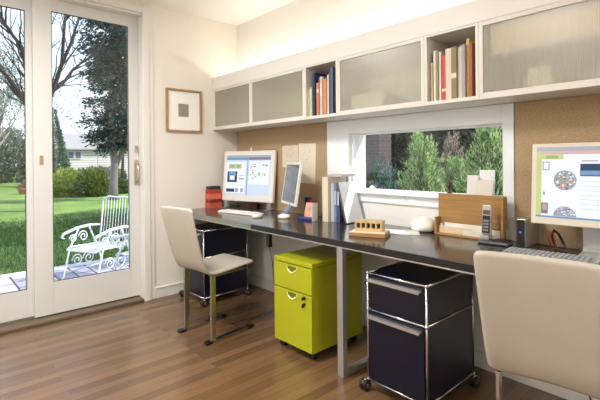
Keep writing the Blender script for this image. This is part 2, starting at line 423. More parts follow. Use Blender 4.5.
# ------------------------------------------------------------ pedestals
def caster(parent, x, y, z1, r=.024, wheelm=BLACK, chrome=False):
    bm = newbm()
    for s in (-1, 1):
        c = Vector((x+s*.011, y, r))
        tube(bm, [c-Vector((.008, 0, 0)), c-Vector((.006, 0, 0)), c+Vector((.006, 0, 0)), c+Vector((.008, 0, 0))], [r*.85, r, r, r*.85], 18)
    ca = obj('caster', bm, wheelm, parent)
    bm = newbm(); tube(bm, [(x, y, r*.9), (x, y, z1)], .006, 8); box(bm, x-.004, x+.004, y-r*.7, y+r*.7, r, r*1.9, .001)
    if chrome: tube(bm, [(x-.02, y, r), (x+.02, y, r)], r*.45, 12)
    obj('fork', bm, CHROME if chrome else BLACK, ca)
def haller(label, loc, rz, W=.336, Dp=.44, H=.61, handles=True, split=.42):
    rt = thing('rolling_pedestal', label, 'drawer pedestal', loc, rz, 'navy rolling pedestals')
    z0 = .062; r = .0060
    bm = newbm()
    zs = [z0, split, H-r]
    for X in (0, W):
        for Y in (0, Dp):
            tube(bm, [(X, Y, z0), (X, Y, H-r)], r, 12)
    for zz in zs:
        for a, b in (((0, 0), (W, 0)), ((0, Dp), (W, Dp)), ((0, 0), (0, Dp)), ((W, 0), (W, Dp))):
            tube(bm, [(a[0], a[1], zz), (b[0], b[1], zz)], r, 12)
        for X in (0, W):
            for Y in (0, Dp):
                bmesh.ops.create_icosphere(bm, subdivisions=2, radius=.0095, matrix=Matrix.Translation((X, Y, zz)))
    obj('tube_frame', bm, CHROME, rt)
    bm = newbm(); g = .0095
    box(bm, -.002, .002, g, Dp-g, z0+g, split-g); box(bm, -.002, .002, g, Dp-g, split+g, H-r-g)
    box(bm, W-.002, W+.002, g, Dp-g, z0+g, split-g); box(bm, W-.002, W+.002, g, Dp-g, split+g, H-r-g)
    box(bm, g, W-g, Dp-.002, Dp+.002, z0+g, split-g); box(bm, g, W-g, Dp-.002, Dp+.002, split+g, H-r-g)
    box(bm, g, W-g, g, Dp-g, H-r-.002, H-r+.003); box(bm, g, W-g, g, Dp-g, z0-.002, z0+.002)
    obj('side_panels', bm, NAVY, rt)
    for za, zb in ((z0+g+.001, split-g-.001), (split+g+.001, H-r-g-.001)):
        dr = obj('drawer', bx(g+.001, W-g-.001, -.006, .006, za, zb, .001), NAVY, rt)
        if handles:
            bm = newbm(); hz = zb-.018
            box(bm, g+.004, W-g-.012, -.030, -.0065, hz-.002, hz+.006, .001); box(bm, g+.004, W-g-.012, -.032, -.029, hz-.008, hz+.007, .001)
            obj('handle', bm, ALU, dr)
    for X in (-.018, W+.012):
        for Y in (-.006, Dp-.01):
            caster(rt, X, Y, z0-.004, .028, BLACK, True)
    return rt
haller('navy chrome-framed rolling pedestal in the foreground beside the cream chair', (2.176, -.656, 0), 0)
haller('navy chrome-framed rolling pedestal in the corner behind the small cream chair', (.135, -.655, 0), math.radians(1), W=.338, Dp=.43, H=.616, split=.39)

# lime pedestal
rt = thing('file_pedestal', 'yellow-green metal drawer pedestal on black casters under the desk', 'drawer pedestal', (1.432, -.675, 0), math.radians(1.2))
W, Dp, z0, H = .342, .46, .05, .577
obj('body', bx(0, W, .012, Dp, z0, H-.03, .002), LIME, rt)
obj('top_lid', bx(-.001, W+.001, 0, Dp+.001, H-.027, H, .003), LIME, rt)
for za, zb, nm in ((.392, H-.034, 'upper'), (z0+.002, .384, 'lower')):
    dr = obj('drawer', bx(.0015, W-.0015, -.004, .0115, za, zb, .002), LIME, rt)
    cx = W/2; hz = zb-.03
    # half-moon pull: flat patch, recess shade as darker lime, with a pale curved lip
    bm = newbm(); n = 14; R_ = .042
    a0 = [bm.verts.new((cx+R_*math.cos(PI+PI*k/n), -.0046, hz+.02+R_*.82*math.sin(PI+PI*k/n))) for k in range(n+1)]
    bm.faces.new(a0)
    obj('pull_shade', bm, LIMED, dr)
    bm = newbm()
    tube(bm, [(cx+R_*1.02*math.cos(PI+PI*k/n), -.0055, hz+.02+R_*.86*math.sin(PI+PI*k/n)) for k in range(n+1)], .0028, 6)
    tube(bm, [(cx+R_*.8*math.cos(PI+PI*k/n), -.006, hz+.012+R_*.7*math.sin(PI+PI*k/n)) for k in range(2, n-1)], .0065, 8)
    o = obj('pull_lip', bm, mat('pull_lip_metal', (226, 226, 150), .3, 0.), dr); o['label'] = 'pale curved finger pull'
bm = newbm(); tube(bm, [(W*.82, -.0042, .365), (W*.82, -.011, .365)], .011, 14); tube(bm, [(W*.82, -.0042, .33), (W*.82, -.012, .33)], .008, 14); box(bm, W*.82-.003, W*.82+.003, -.026, -.011, .357, .373, .001); box(bm, W*.82-.005, W*.82+.005, -.024, -.012, .312, .334, .001)
obj('lock', bm, BLACK, rt)
for X in (.04, W-.04):
    for Y in (.045, Dp-.05): caster(rt, X, Y, z0-.0005, .023)

# ------------------------------------------------------------ cream chairs
def shell_grid(bm, path, th=.026, M=18, rc=.05, e0=True, e1=True):
    """path: list of (y, z, halfwidth, cup) ; closed padded slab swept along it"""
    P = [Vector((0, p[0], p[1])) for p in path]; N = len(P)
    # arc length for end rounding
    s = [0]
    for i in range(1, N): s.append(s[-1]+(P[i]-P[i-1]).length)
    S = s[-1]; top = []; bot = []
    for i in range(N):
        t = (P[min(i+1, N-1)]-P[max(i-1, 0)]).normalized(); nn = Vector((0, -t.z, t.y))
        hw = path[i][2]
        def corner(d):
            if d >= rc: return 0
            return rc-math.sqrt(max(0, rc*rc-(rc-d)**2))
        c = (corner(s[i]) if e0 else 0)+(corner(S-s[i]) if e1 else 0)
        hw -= c
        ra, rb = [], []
        for j in range(M+1):
            u = -1+2*j/M; u = math.copysign(abs(u)**.85, u)
            x = u*hw
            edge = max(0, 1-((hw-abs(x))/.014)) if hw-abs(x) < .014 else 0
            endd = min(s[i] if e0 else 9, (S-s[i]) if e1 else 9)
            e2 = max(0, 1-endd/.014) if endd < .014 else 0
            f = math.sqrt(max(0.04, 1-edge*edge))*math.sqrt(max(.04, 1-e2*e2))
            cup = path[i][3]*(u*u)
            ra.append(bm.verts.new(P[i]+Vector((x, 0, 0))+nn*(th/2*f+cup))); rb.append(bm.verts.new(P[i]+Vector((x, 0, 0))+nn*(-th/2*f+cup)))
        top.append(ra); bot.append(rb)
    def f4(*v):
        f = bm.faces.new(v); f.smooth = True
    for i in range(N-1):
        for j in range(M):
            f4(top[i][j], top[i][j+1], top[i+1][j+1], top[i+1][j]); f4(bot[i][j], bot[i+1][j], bot[i+1][j+1], bot[i][j+1])
        f4(top[i][0], top[i+1][0], bot[i+1][0], bot[i][0]); f4(top[i][M], bot[i][M], bot[i+1][M], top[i+1][M])
    for j in range(M):
        f4(top[0][j], bot[0][j], bot[0][j+1], top[0][j+1]); f4(top[N-1][j], top[N-1][j+1], bot[N-1][j+1], bot[N-1][j])
    return bm
def smoothpath(keys, n):
    out = []
    m = len(keys)
    for i in range(n+1):
        t = i/n*(m-1); k = min(int(t), m-2); u = t-k
        p = [keys[max(0, min(m-1, k+d))] for d in (-1, 0, 1, 2)]
        out.append(tuple(.5*((2*p[1][a])+(-p[0][a]+p[2][a])*u+(2*p[0][a]-5*p[1][a]+4*p[2][a]-p[3][a])*u*u+(-p[0][a]+3*p[1][a]-3*p[2][a]+p[3][a])*u**3) for a in range(4)))
    return out
def office_chair(label, loc, rz):
    rt = thing('desk_chair', label, 'chair', loc, rz, 'cream desk chairs')
    # seat front -> rear bend -> back top
    seat = smoothpath([(.210, .452, .170, .0), (.178, .466, .175, .0), (.04, .463, .176, .004), (-.10, .454, .174, .006), (-.160, .457, .172, .008), (-.198, .480, .170, .010)], 44)
    back = smoothpath([(-.198, .480, .170, .010), (-.220, .525, .170, .012), (-.246, .61, .172, .014), (-.280, .735, .176, .014), (-.303, .83, .180, .012), (-.313, .886, .182, .010)], 44)
    o = obj('seat', shell_grid(newbm(), seat, .026, e1=False), LEATH, rt)
    o = obj('backrest', shell_grid(newbm(), back, .026, e0=False, rc=.024), LEATH, rt)
    for s in (-1, 1):
        X = s*.150
        bm = newbm()
        box(bm, X-.006, X+.006, -.168, -.132, .016, .425, .001); box(bm, X-.009, X+.009, -.168, .13, .4255, .4345, .001)
        ribbon(bm, [(X, -.190, .0115), (X, .165, .0115)], .034, .010)
        lg = obj('leg', bm, CHROME, rt)
        bm = newbm(); box(bm, X-.019, X+.019, -.215, -.165, .0006, .019, .004); obj('foot_glide', bm, BLACK, lg)
        bm = newbm(); box(bm, X-.019, X+.019, .135, .190, .0006, .019, .004); obj('foot_glide', bm, BLACK, lg)
    bm = newbm()
    box(bm, -.140, .140, -.105, -.07, .427, .4345, .001); box(bm, -.140, .140, .06, .095, .427, .4375, .001)
    obj('seat_support', bm, CHROME, rt)
    return rt
office_chair('small cream leather chair on chrome floor bars, at the corner computer', (.955, -.812, 0), math.radians(7))
office_chair('big cream leather chair in the right foreground, seen from behind', (3.032, -.665, 0), math.radians(9))

# ------------------------------------------------------------ screens
def emis(name, rgb, s=1.):
    return mat('screen_'+name, rgb, .25, emit=s, spec=.3)
SCR = {'bg': emis('page_blue', (186, 202, 228), .36), 'white': emis('page_white', (212, 222, 238), .36), 'bar': emis('title_bar', (150, 158, 172), .35), 'dark': emis('dark_picture', (40, 62, 96), .3),
       'mid': emis('mid_blue', (104, 140, 178), .35), 'ink': emis('text_grey', (140, 150, 166), .35), 'green': emis('picture_green', (134, 160, 110), .35), 'lgreen': emis('side_green', (170, 186, 128), .38),
       'brown': emis('picture_brown', (168, 150, 134), .3), 'purple': emis('picture_purple', (120, 108, 134), .3), 'rose': emis('picture_rose', (190, 160, 160), .35), 'off': mat('screen_off', (84, 86, 92), .16, coat=.4)}
SK = list(SCR.keys()); SM = [SCR[k] for k in SK]
def picture(rects, lay=.0003, y=0., M=None, keys=SK, y_sign=-1):
    """flat graphics in the xz plane facing -y: rects of (x0,x1,z0,z1,key,layer)"""
    bm = newbm()
    for x0, x1, z0, z1, k, l in rects:
        yy = y + y_sign*lay*l
        quad(bm, [(x0, yy, z0), (x1, yy, z0), (x1, yy, z1), (x0, yy, z1)], keys.index(k))
    if M: bmesh.ops.transform(bm, matrix=M, verts=bm.verts)
    return bm
def blobs(bm, cx, cz, R, keys, n, y, mk=SK, seed=1, s=.3):
    r2 = random.Random(seed)
    m = 28
    quadv = [bm.verts.new((cx+R*math.cos(2*PI*k/m), y, cz+R*math.sin(2*PI*k/m))) for k in range(m)]
    bm.faces.new(quadv).material_index = mk.index(keys[0])
    for i in range(n):
        a = r2.uniform(0, 2*PI); q = R*.9*math.sqrt(r2.random()); x = cx+q*math.cos(a); zc = cz+q*math.sin(a); h = R*s*r2.uniform(.15, .5)
        yy = y-.0002-.00002*i
        vs = [bm.verts.new((x+h*r2.uniform(.6, 1.2)*math.cos(2*PI*k/5), yy, zc+h*r2.uniform(.6, 1.2)*math.sin(2*PI*k/5))) for k in range(5)]
        bm.faces.new(vs).material_index = mk.index(r2.choice(keys[1:]))

# left computer
rt = thing('computer_monitor', 'white computer monitor with a lit screen on the left worktop', 'computer monitor', (.392, -.178, DZT), math.radians(15))
W, H, tz = .598, .465, .066
T = Matrix.Translation((0, 0, tz)) @ Matrix.Rotation(math.radians(-6), 4, 'X')
bm = newbm(); box(bm, -W/2, W/2, 0, .04, 0, H, .012, T, seg=3); obj('casing', bm, WHITEP, rt)
R_ = [(-W/2+.04, W/2-.04, .06, H-.042, 'bg', 1), (-W/2+.04, W/2-.04, H-.062, H-.042, 'bar', 2), (-W/2+.04, 0.0, H-.085, H-.062, 'mid', 2), (0.005, W/2-.04, H-.085, H-.062, 'purple', 2),
      (-.004, 0.004, .06, H-.062, 'mid', 3), (-.215, -.02, .075, .36, 'white', 2), (.015, .205, .16, .365, 'white', 2), (-.20, -.10, .175, .275, 'dark', 3), (-.175, -.125, .195, .235, 'white', 4), (-.185, -.115, .235, .274, 'mid', 4),
      (-.205, -.12, .085, .115, 'dark', 3), (-.11, -.085, .085, .12, 'ink', 3), (-.06, -.035, .085, .12, 'ink', 3), (-.08, -.03, .2, .215, 'ink', 3), (-.08, -.03, .235, .24, 'ink', 3), (-.19, -.06, .30, .345, 'lgreen', 3), (-.18, -.13, .31, .335, 'ink', 4), (-.11, -.07, .31, .335, 'ink', 4)]
R_ = [(r[0]*(1 if abs(r[0]) > .22 else 1.2), r[1]*(1 if abs(r[1]) > .22 else 1.2))+r[2:] for r in R_]
bm = picture(R_, y=-.0006); r2 = random.Random(4)
for i in range(40):
    x = r2.uniform(.03, .225); zz = r2.uniform(.20, .35); w_ = r2.uniform(.005, .02)
    k = SK.index('green' if zz < .265 else r2.choice(['purple', 'ink', 'rose'])); yy = -.0018-.00002*i
    quad(bm, [(x, yy, zz), (x+w_, yy, zz), (x+w_, yy, zz+w_*.6), (x, yy, zz+w_*.6)], k)
bmesh.ops.transform(bm, matrix=T, verts=bm.verts); sc = obj('screen', bm, SM, rt, keepn=True); sc['label'] = 'lit web page with small pictures'
for s in (-1, 1):
    bm = newbm(); x = s*(W/2-.045)
    box(bm, x-.02, x+.02, .005, .03, .004, .088, .004); box(bm, x-.02, x+.02, -.04, .06, .0006, .008, .003)
    obj('foot', bm, CLEARP, rt)
bm = newbm(); tube(bm, [T @ Vector((.015, .015, H)), T @ Vector((.015, .015, H+.012)), T @ Vector((.015, .015, H+.030))], [.005, .009, .008], 12); obj('camera_stub', bm, WHITEP, rt)

# small second screen
e1 = Vector((.918, -.395, 0))
rt = thing('flat_panel_display', 'small flat display with a dark screen and white round foot, tilted back', 'computer display', (1.075, -.27, DZT), math.radians(-23.3))
W, H, tz = .365, .335, .092
T = Matrix.Translation((-.045, .02, tz)) @ Matrix.Rotation(math.radians(-9), 4, 'X')
bm = newbm(); box(bm, -W/2, W/2, 0, .022, 0, H, .005, T); obj('casing', bm, WHITEP, rt)
bm = picture([(-W/2+.02, W/2-.02, .022, H-.02, 'off', 1)], y=-.0003); bmesh.ops.transform(bm, matrix=T, verts=bm.verts); o = obj('screen', bm, SM, rt, keepn=True); o['label'] = 'grey unlit screen'
bm = newbm(); lathe(bm, [(.0, .0008), (.046, .0008), (.05, .01), (.044, .024), (.02, .034), (.0, .035)], (.035, -.03, 0), 28); obj('foot', bm, WHITEP, rt)
bm = newbm(); tube(bm, [(.035, -.03, .03), (.02, .02, .075), (-.01, .065, .14)], [.022, .018, .02], 14); o = obj('neck', bm, BLUEP, rt); o['label'] = 'bluish translucent neck'

# right computer
rt = thing('computer_monitor', 'large silver-white monitor showing round patterned pictures, right edge of desk', 'computer monitor', (3.08, -.165, DZT), math.radians(3))
W, H = .57, .375
T = Matrix.Translation((-.002, -.03, .130)) @ Matrix.Rotation(math.radians(-5), 4, 'X')
bm = newbm(); box(bm, -W/2, W/2, 0, .035, 0, H, .006, T); obj('casing', bm, mat('pearl_plastic', (226, 216, 198), .35), rt)
L_, R2 = -W/2+.022, W/2-.022
R_ = [(L_, R2, .033, H-.018, 'white', 1), (L_, R2, H-.036, H-.018, 'bar', 2), (L_, L_+.022, .04, H-.036, 'lgreen', 2), (L_+.27, L_+.29, .04, H-.036, 'lgreen', 2), (L_, R2, .033, .041, 'mid', 3), (L_+.022, L_+.27, H-.052, H-.036, 'rose', 2),
      (L_+.02, L_+.11, H-.075, H-.052, 'lgreen', 2), (L_+.04, L_+.09, H-.07, H-.058, 'green', 3), (L_+.025, L_+.055, H-.125, H-.085, 'ink', 3), (L_+.03, L_+.05, H-.12, H-.09, 'white', 4), (L_+.175, L_+.25, H-.150, H-.095, 'dark', 3), (L_+.178, L_+.247, H-.146, H-.125, 'mid', 4),
      (L_+.022, L_+.05, .05, .10, 'purple', 3), (L_+.028, L_+.045, .065, .095, 'brown', 4), (L_+.028, L_+.038, .135, .15, 'ink', 3), (L_+.18, L_+.24, H-.085, H-.08, 'ink', 3), (L_+.3, R2-.02, .06, H-.06, 'bg', 2)]
for k in range(7): R_.append((L_+.175, L_+.25, .20-.02*k, .203-.02*k, 'bg', 3))
bm = picture(R_, y=-.0005)
# whole and half round picture
blobs(bm, L_+.117, .205, .045, ['ink', 'brown', 'purple', 'green', 'rose', 'white'], 110, -.0020, seed=2)
r3 = random.Random(9); m_ = 20; cx, cz, RR = L_+.117, .042, .045
vs = [bm.verts.new((cx+RR*math.cos(PI*k/m_), -.0020, cz+RR*math.sin(PI*k/m_))) for k in range(m_+1)]; bm.faces.new(vs).material_index = SK.index('ink')
for i in range(60):
    a = r3.uniform(.1, PI-.1); q = RR*.88*math.sqrt(r3.random()); x = cx+q*math.cos(a); zz = cz+.004+q*math.sin(a)*.92; h_ = .005*r3.uniform(.4, 1.1)
    quad(bm, [(x-h_, -.0023-.00002*i, zz), (x, -.0023-.00002*i, zz-h_*.7), (x+h_, -.0023-.00002*i, zz), (x, -.0023-.00002*i, zz+h_*.7)], SK.index(r3.choice(['purple', 'rose', 'white', 'brown', 'bg'])))
bmesh.ops.transform(bm, matrix=T, verts=bm.verts); o = obj('screen', bm, SM, rt, keepn=True); o['label'] = 'lit page with round ornament pictures'
SILV = mat('silver_stand', (196, 196, 196), .3, .6)
bm = newbm(); ribbon(bm, [(0.02, .045, .30), (0.02, .06, .15), (0.02, .065, .03), (.02, .05, .008), (.02, .0, .0055), (.02, -.055, .005)], .23, .009); obj('stand', bm, SILV, rt)

# ------------------------------------------------------------ keyboards and mouse
def keyboard(label, loc, rz, L, Dp, base, keys, group=None, pitch=.019, th=.012):
    rt = thing('keyboard', label, 'keyboard', loc, rz)
    obj('base', bx(-L/2, L/2, -Dp/2, Dp/2, .0008, th, .004), base, rt)
    bm = newbm(); ny = int((Dp-.016)/pitch); nx = int((L-.014)/pitch)
    for j in range(ny):
        for i in range(nx):
            if i in (nx-5, ): continue
            x = -L/2+.009+i*pitch; y = -Dp/2+.009+j*pitch
            box(bm, x, x+pitch-.0035, y, y+pitch-.0035, th+.0003, th+.007, .0012, seg=1)
    obj('keycaps', bm, keys, rt)['kind'] = 'stuff'
    return rt
keyboard('white keyboard on the left worktop in front of the lit monitor', (.612, -.385, DZT), math.radians(9), .43, .125, WHITEP, mat('key_white', (238, 236, 232), .4))
keyboard('silver keyboard with grey keys in front of the right monitor', (2.945, -.308, DZT), math.radians(5), .44, .14, ALU, mat('key_grey', (170, 174, 180), .3, .2))
bm = newbm(); lathe(bm, [(.0, .0008), (.030, .0008), (.034, .008), (.031, .018), (.022, .027), (.01, .031), (0, .032)], (0, 0, 0), 24, 1., 1.55)
tag(obj('computer_mouse', bm, WHITEP, None, (.925, -.435, DZT), (0, 0, .25)), 'white computer mouse beside the right end of the white keyboard', 'mouse')

# ------------------------------------------------------------ stack of red books left of the monitor
ST = [(.085, .125, .046, (206, 88, 60), 'orange-red', 'lowest of the stack', 0), (.084, .120, .034, (128, 42, 32), 'dark red', 'second from the bottom of the stack', .04),
      (.082, .125, .050, (220, 112, 84), 'thick salmon', 'third from the bottom of the stack', -.05), (.080, .118, .040, (178, 58, 42), 'brick red', 'second from the top of the stack', .05),
      (.078, .110, .028, (34, 34, 36), 'black', 'topmost of the stack', -.06)]
zz = DZT+.0006
for w_, d_, t_, rgb, cn, pos, a in ST:
    b = thing('book', '%s book lying left of the lit monitor, %s' % (cn, pos), 'book', (.056, -.312, zz), a, 'books stacked left of the monitor')
    bm = newbm(); box(bm, -w_/2, w_/2, -d_/2, d_/2, 0, .0025); box(bm, -w_/2, w_/2, -d_/2, d_/2, t_-.0025, t_); box(bm, w_/2-.0025, w_/2, -d_/2, d_/2, .0025, t_-.0025); box(bm, -w_/2, w_/2-.0025, -d_/2, -d_/2+.0015, .0025, t_-.0025)
    obj('cover', bm, mat('book_%d_%d_%d' % rgb, rgb, .5), b)
    obj('pages', bx(-w_/2+.003, w_/2-.0035, -d_/2+.003, d_/2-.003, .0028, t_-.0028), PAPERC, b)
    zz += t_+.0006
# things under / behind the monitor
tag(obj('cable_box', bx(-.05, .05, -.03, .03, .0008, .04, .004), mat('dark_red_plastic', (96, 26, 26), .4), None, (.36, -.06, DZT), (0, 0, .3)), 'dark red box on the worktop behind the lit monitor', 'box')

# ------------------------------------------------------------ clutter between display and magazine holder
rt = thing('photo_card_holder', 'blue tray holding a pink photo card beside the small display', 'card holder', (1.295, -.245, DZT), math.radians(6))
obj('tray', bx(-.07, .06, -.045, .045, .0008, .02, .004), mat('navy_blue_plastic', (44, 62, 128), .35), rt)
obj('photo_card', bx(-.045, .035, -.004, .0, .021, .125), [mat('pink_card', (226, 168, 150), .6, var=.3, scale=18)], rt, rot=(math.radians(-14), 0, 0))
tag(obj('notepad', bx(-.035, .035, -.012, .012, .0008, .135, .003), mat('red_dark_card', (128, 40, 48), .6), None, (1.245, -.155, DZT), (0, 0, -.2)), 'dark red notebook standing behind the pink photo card', 'notebook')
tag(obj('notepad', bx(-.03, .03, -.010, .010, .0008, .15, .003), mat('blue_dark_card', (34, 46, 78), .6), None, (1.17, -.13, DZT), (0, 0, .1)), 'dark blue notebook standing behind the foot of the small display', 'notebook')
bm = newbm(); quad(bm, [(0, 0, .0008), (.004, 0, .0008), (.004, .07, .0008), (0, .07, .0008)]); box(bm, 0, .004, -.035, .035, .0008, .13, .001)
tag(obj('paper_card', bm, PAPER, None, (1.375, -.26, DZT), (0, 0, .2)), 'white card standing at the right end of the blue tray', 'card')
bm = newbm(); lathe(bm, [(0, .0008), (.018, .0008), (.02, .05), (.012, .062), (.008, .085), (0, .088)], (0, 0, 0), 18)
tag(obj('bottle', bm, BLACK, None, (1.41, -.19, DZT)), 'small black bottle between the blue tray and the magazine file', 'bottle')
bm = newbm(); tube(bm, [(0, 0, .055), (.02, 0, .06), (.045, 0, .055)], [.008, .012, .004], 10); tube(bm, [(.02, 0, .0008), (.02, 0, .055)], .006, 8)
tag(obj('figurine', bm, mat('grey_clay', (170, 160, 146), .6), None, (1.395, -.10, DZT)), 'little pale bird figurine in front of the cork board', 'figurine')

# magazine file with binders
rt = thing('magazine_file', 'tall cream magazine file standing left of the slot window', 'magazine file', (1.43, -.235, DZT), math.radians(3))
bm = newbm(); box(bm, 0, .004, 0, .20, .0008, .315); box(bm, .048, .052, 0, .20, .0008, .315); box(bm, .004, .048, 0, .004, .0008, .315); box(bm, .004, .048, .196, .2, .0008, .27); box(bm, .004, .048, .004, .196, .0008, .005)
obj('case', bm, mat('cream_board', (226, 212, 188), .6), rt)
obj('magazines', bx(.006, .046, .006, .19, .006, .28), PAPERC, rt)
def binder(x, y, t, h, rgb, label, rz=math.radians(3), lean=0.):
    b = thing('ring_binder', label, 'binder', (x, y, DZT+.0008), rz, 'binders beside the magazine file')
    bm = newbm(); box(bm, 0, t, 0, .003, 0, h); box(bm, 0, .003, .003, .19, 0, h); box(bm, t-.003, t, .003, .19, 0, h)
    obj('cover', bm, mat('binder_%d_%d_%d' % rgb, rgb, .5), b)
    obj('pages', bx(.0034, t-.0034, .004, .18, .002, h-.012), PAPER, b)
    obj('spine_label', bx(t*.2, t*.8, -.0006, -.0001, h*.45, h*.8), mat('spine_label_blue', (196, 206, 222), .5), b)
    if lean: b.rotation_euler = (0, lean, rz)
    return b
binder(1.486, -.205, .024, .27, (196, 200, 210), 'pale grey binder next to the cream magazine file')
binder(1.512, -.203, .022, .272, (120, 138, 176), 'blue binder, second right of the cream magazine file')
binder(1.536, -.201, .026, .268, (66, 84, 116), 'dark blue binder, third right of the cream magazine file')
o = obj('book', bx(-.07, .07, -.09, .09, 0, .016, .002), mat('pale_rose_cover', (206, 188, 186), .6), None, (1.502, -.105, DZT+.318), (0, 0, .05)); tag(o, 'pale pink book lying flat on top of the magazine file and binders', 'book')
o = obj('folder', bx(0, .012, -.09, .09, 0, .285, .001), [mat('white_folder', (238, 240, 244), .5)], None, (1.628, -.125, DZT+.0035), (0, math.radians(-15), math.radians(2))); tag(o, 'white folder with a dark spine leaning to the left against the others', 'folder')
obj('spine_edge', bx(-.0003, .0123, -.0925, -.0902, 0, .285), mat('dark_spine', (120, 100, 92), .5), o)

# tray + card block
ROT = math.radians(24)
rt = thing('wooden_tray', 'flat wooden tray with white top under the holed block', 'tray', (2.012, -.435, DZT), ROT)
obj('board', bx(-.105, .105, -.065, .075, .0008, .022, .002), WOODL, rt)
o = obj('paper', bx(-.10, .10, -.06, .07, .0224, .026), mat('paper_cream_light', (232, 222, 200), .7), rt)
ca, sa = math.cos(ROT), math.sin(ROT)
rt = thing('block_card_holder', 'small pale wooden block with a row of five square holes', 'holder', (2.012-sa*.012, -.435+ca*.012, DZT+.0266), ROT)
bm = newbm(); W = .155; n = 5; hw = .021; g = (W-n*hw)/(n+1)
box(bm, -W/2, W/2, -.04, .045, 0, .018, .001); box(bm, -W/2, W/2, -.04, .045, .046, .058, .001); box(bm, -W/2, W/2, .02, .045, .018, .046)
for i in range(n+1):
    x = -W/2+i*(hw+g); box(bm, x, x+g, -.04, .02, .018, .046)
obj('block', bm, mat('pale_wood', (206, 176, 128), .5, var=.1, scale=20), rt)
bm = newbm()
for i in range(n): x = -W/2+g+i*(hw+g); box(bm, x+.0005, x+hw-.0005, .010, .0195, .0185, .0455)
obj('hole_shade', bm, mat('hole_shade_brown', (50, 36, 28), .8), rt)  # dark plates at the hole backs carry the holes' shade as colour
bm = newbm(); box(bm, -.13, .13, -.08, .08, .0006, .004)
tag(obj('paper_sheet', bm, PAPER, None, (2.06, -.24, DZT), (0, 0, ROT+.2)), 'white paper sheets lying behind the wooden tray', 'paper')

# dome
bm = newbm(); lathe(bm, [(0, .0008), (.050, .0008), (.074, .014), (.079, .035), (.070, .058), (.046, .078), (.022, .090), (0, .092)], (0, 0, 0), 36)
tag(obj('dome_lamp', bm, mat('opal_white', (250, 247, 238), .35, coat=.2), None, (2.148, -.085, DZT)), 'smooth white pebble-shaped dome on the dark worktop under the window', 'dome lamp')

# wooden organizer
rt = thing('desk_organizer', 'wide wooden organizer board with a low slot of papers, before the window', 'desk organizer', (2.246, -.118, DZT), 0)
W = .385
obj('back_panel', bx(0, W, .035, .050, .062, .236, .001), WOODH, rt)
for x in (0, W-.012): obj('side_panel', bx(x, x+.012, -.012 if x == 0 else .0, .0345, .0008, .236 if x else .1, .001), WOODH, rt)
obj('base_board', bx(.0125, W-.0125, -.012, .0505, .0008, .012, .001), WOODL, rt)
obj('rear_leg', bx(0.02, W-.02, .051, .06, .0125, .2, .001), WOODH, rt)
for i, (x0, x1, y, h_, c, lb) in enumerate(((.045, .27, .020, .058, (240, 236, 226), 'white envelope standing at the back of the organizer slot'), (.02, .21, .008, .036, (222, 204, 170), 'tan envelope leaning in the left of the organizer slot'), (.17, .33, -.004, .030, (232, 222, 206), 'cream envelope at the front of the organizer slot'), (.28, .365, .012, .045, (238, 230, 222), 'small white card in the right of the organizer slot'))):
    tag(obj('envelope', bx(x0, x1, 0, .003, 0, h_), mat('env_%d' % i, c, .8), None, (2.246, -.118+y, DZT+.0125), (0, 0, 0)), lb, 'envelope', 'envelopes in the organizer')

# cards on the sill
SZ = WZ0+.0045
for (x, y, w_, h_, c, lb, a) in ((2.420, -.022, .072, .125, (226, 222, 218), 'grey-white card on the sill, leftmost of the three behind the organizer', -.15), (2.490, .006, .085, .155, (236, 234, 236), 'tallest white card on the sill behind the organizer', .05), (2.494, -.036, .095, .098, (226, 218, 206), 'lined cream card on the sill in front of the tallest card', .0)):
    o = tag(obj('card', bx(-w_/2, w_/2, 0, .004, 0, h_, .001), mat('card_%d_%d' % (c[0], c[1]), c, .7), None, (x, y, SZ), (math.radians(-5), 0, a)), lb, 'card', 'cards on the window sill')
bm = newbm(); r2 = random.Random(5)
lathe(bm, [(0, 0.0), (.012, 0.0), (.015, .02), (.011, .024), (0, .024)], (0, 0, 0), 14)
for i in range(14):
    a = r2.uniform(0, 2*PI); l = r2.uniform(.03, .085)
    tube(bm, [(0, 0, .02), (.006*math.cos(a), .006*math.sin(a), .02+l*.5), (.02*math.cos(a), .02*math.sin(a), .02+l)], [.0018, .0022, .001], 5)
tag(obj('dried_twig_pot', bm, mat('dark_brown_twig', (70, 42, 34), .7), None, (2.285, -.022, SZ)), 'tiny pot of dark brown twigs on the window sill', 'twig pot')
for x, y, s, lb in ((1.705, -.02, 1., 'little white pebble on the sill near the left end of the window'), (2.20, -.022, 1.1, 'little white pebble on the sill beside the twig pot')):
    bm = newbm(); lathe(bm, [(0, 0), (.022, 0), (.026, .012), (.018, .028), (.008, .038), (0, .04)], (0, 0, 0), 20, 1.1, .8)
    o = tag(obj('pebble', bm, WHITEP, None, (x, y, SZ)), lb, 'pebble', 'pebbles on the window sill'); o.scale = (s, s, s*(1. if s == 1 else .45))

# phone and dock
rt = thing('phone_dock', 'silver and black charging dock for a cordless phone', 'phone dock', (2.616, -.176, DZT), math.radians(4))
bm = newbm(); box(bm, -.078, .072, -.042, .046, .0008, .018, .008, seg=3); obj('base', bm, mat('dark_grey_plastic', (96, 98, 104), .3), rt)
bm = newbm(); box(bm, -.01, .068, -.036, .04, .0184, .024, .004); obj('keypad', bm, BLACK, rt)
bm = newbm(); box(bm, -.070, -.022, -.03, .03, .0184, .040, .006); obj('cradle', bm, GREYP, rt)
rt = thing('cordless_phone', 'cordless phone handset standing upright in its dock', 'phone', (2.571, -.176, DZT+.0405), math.radians(6))
rt.rotation_euler = (math.radians(-7), 0, math.radians(6))
bm = newbm(); box(bm, -.024, .024, -.011, .011, .003, .155, .007, seg=3); obj('body', bm, mat('phone_silver', (176, 172, 166), .3, .3), rt)
bm = newbm(); box(bm, -.019, .019, -.0126, -.0112, .010, .100); obj('keypad', bm, BLACK, rt)
bm = newbm()
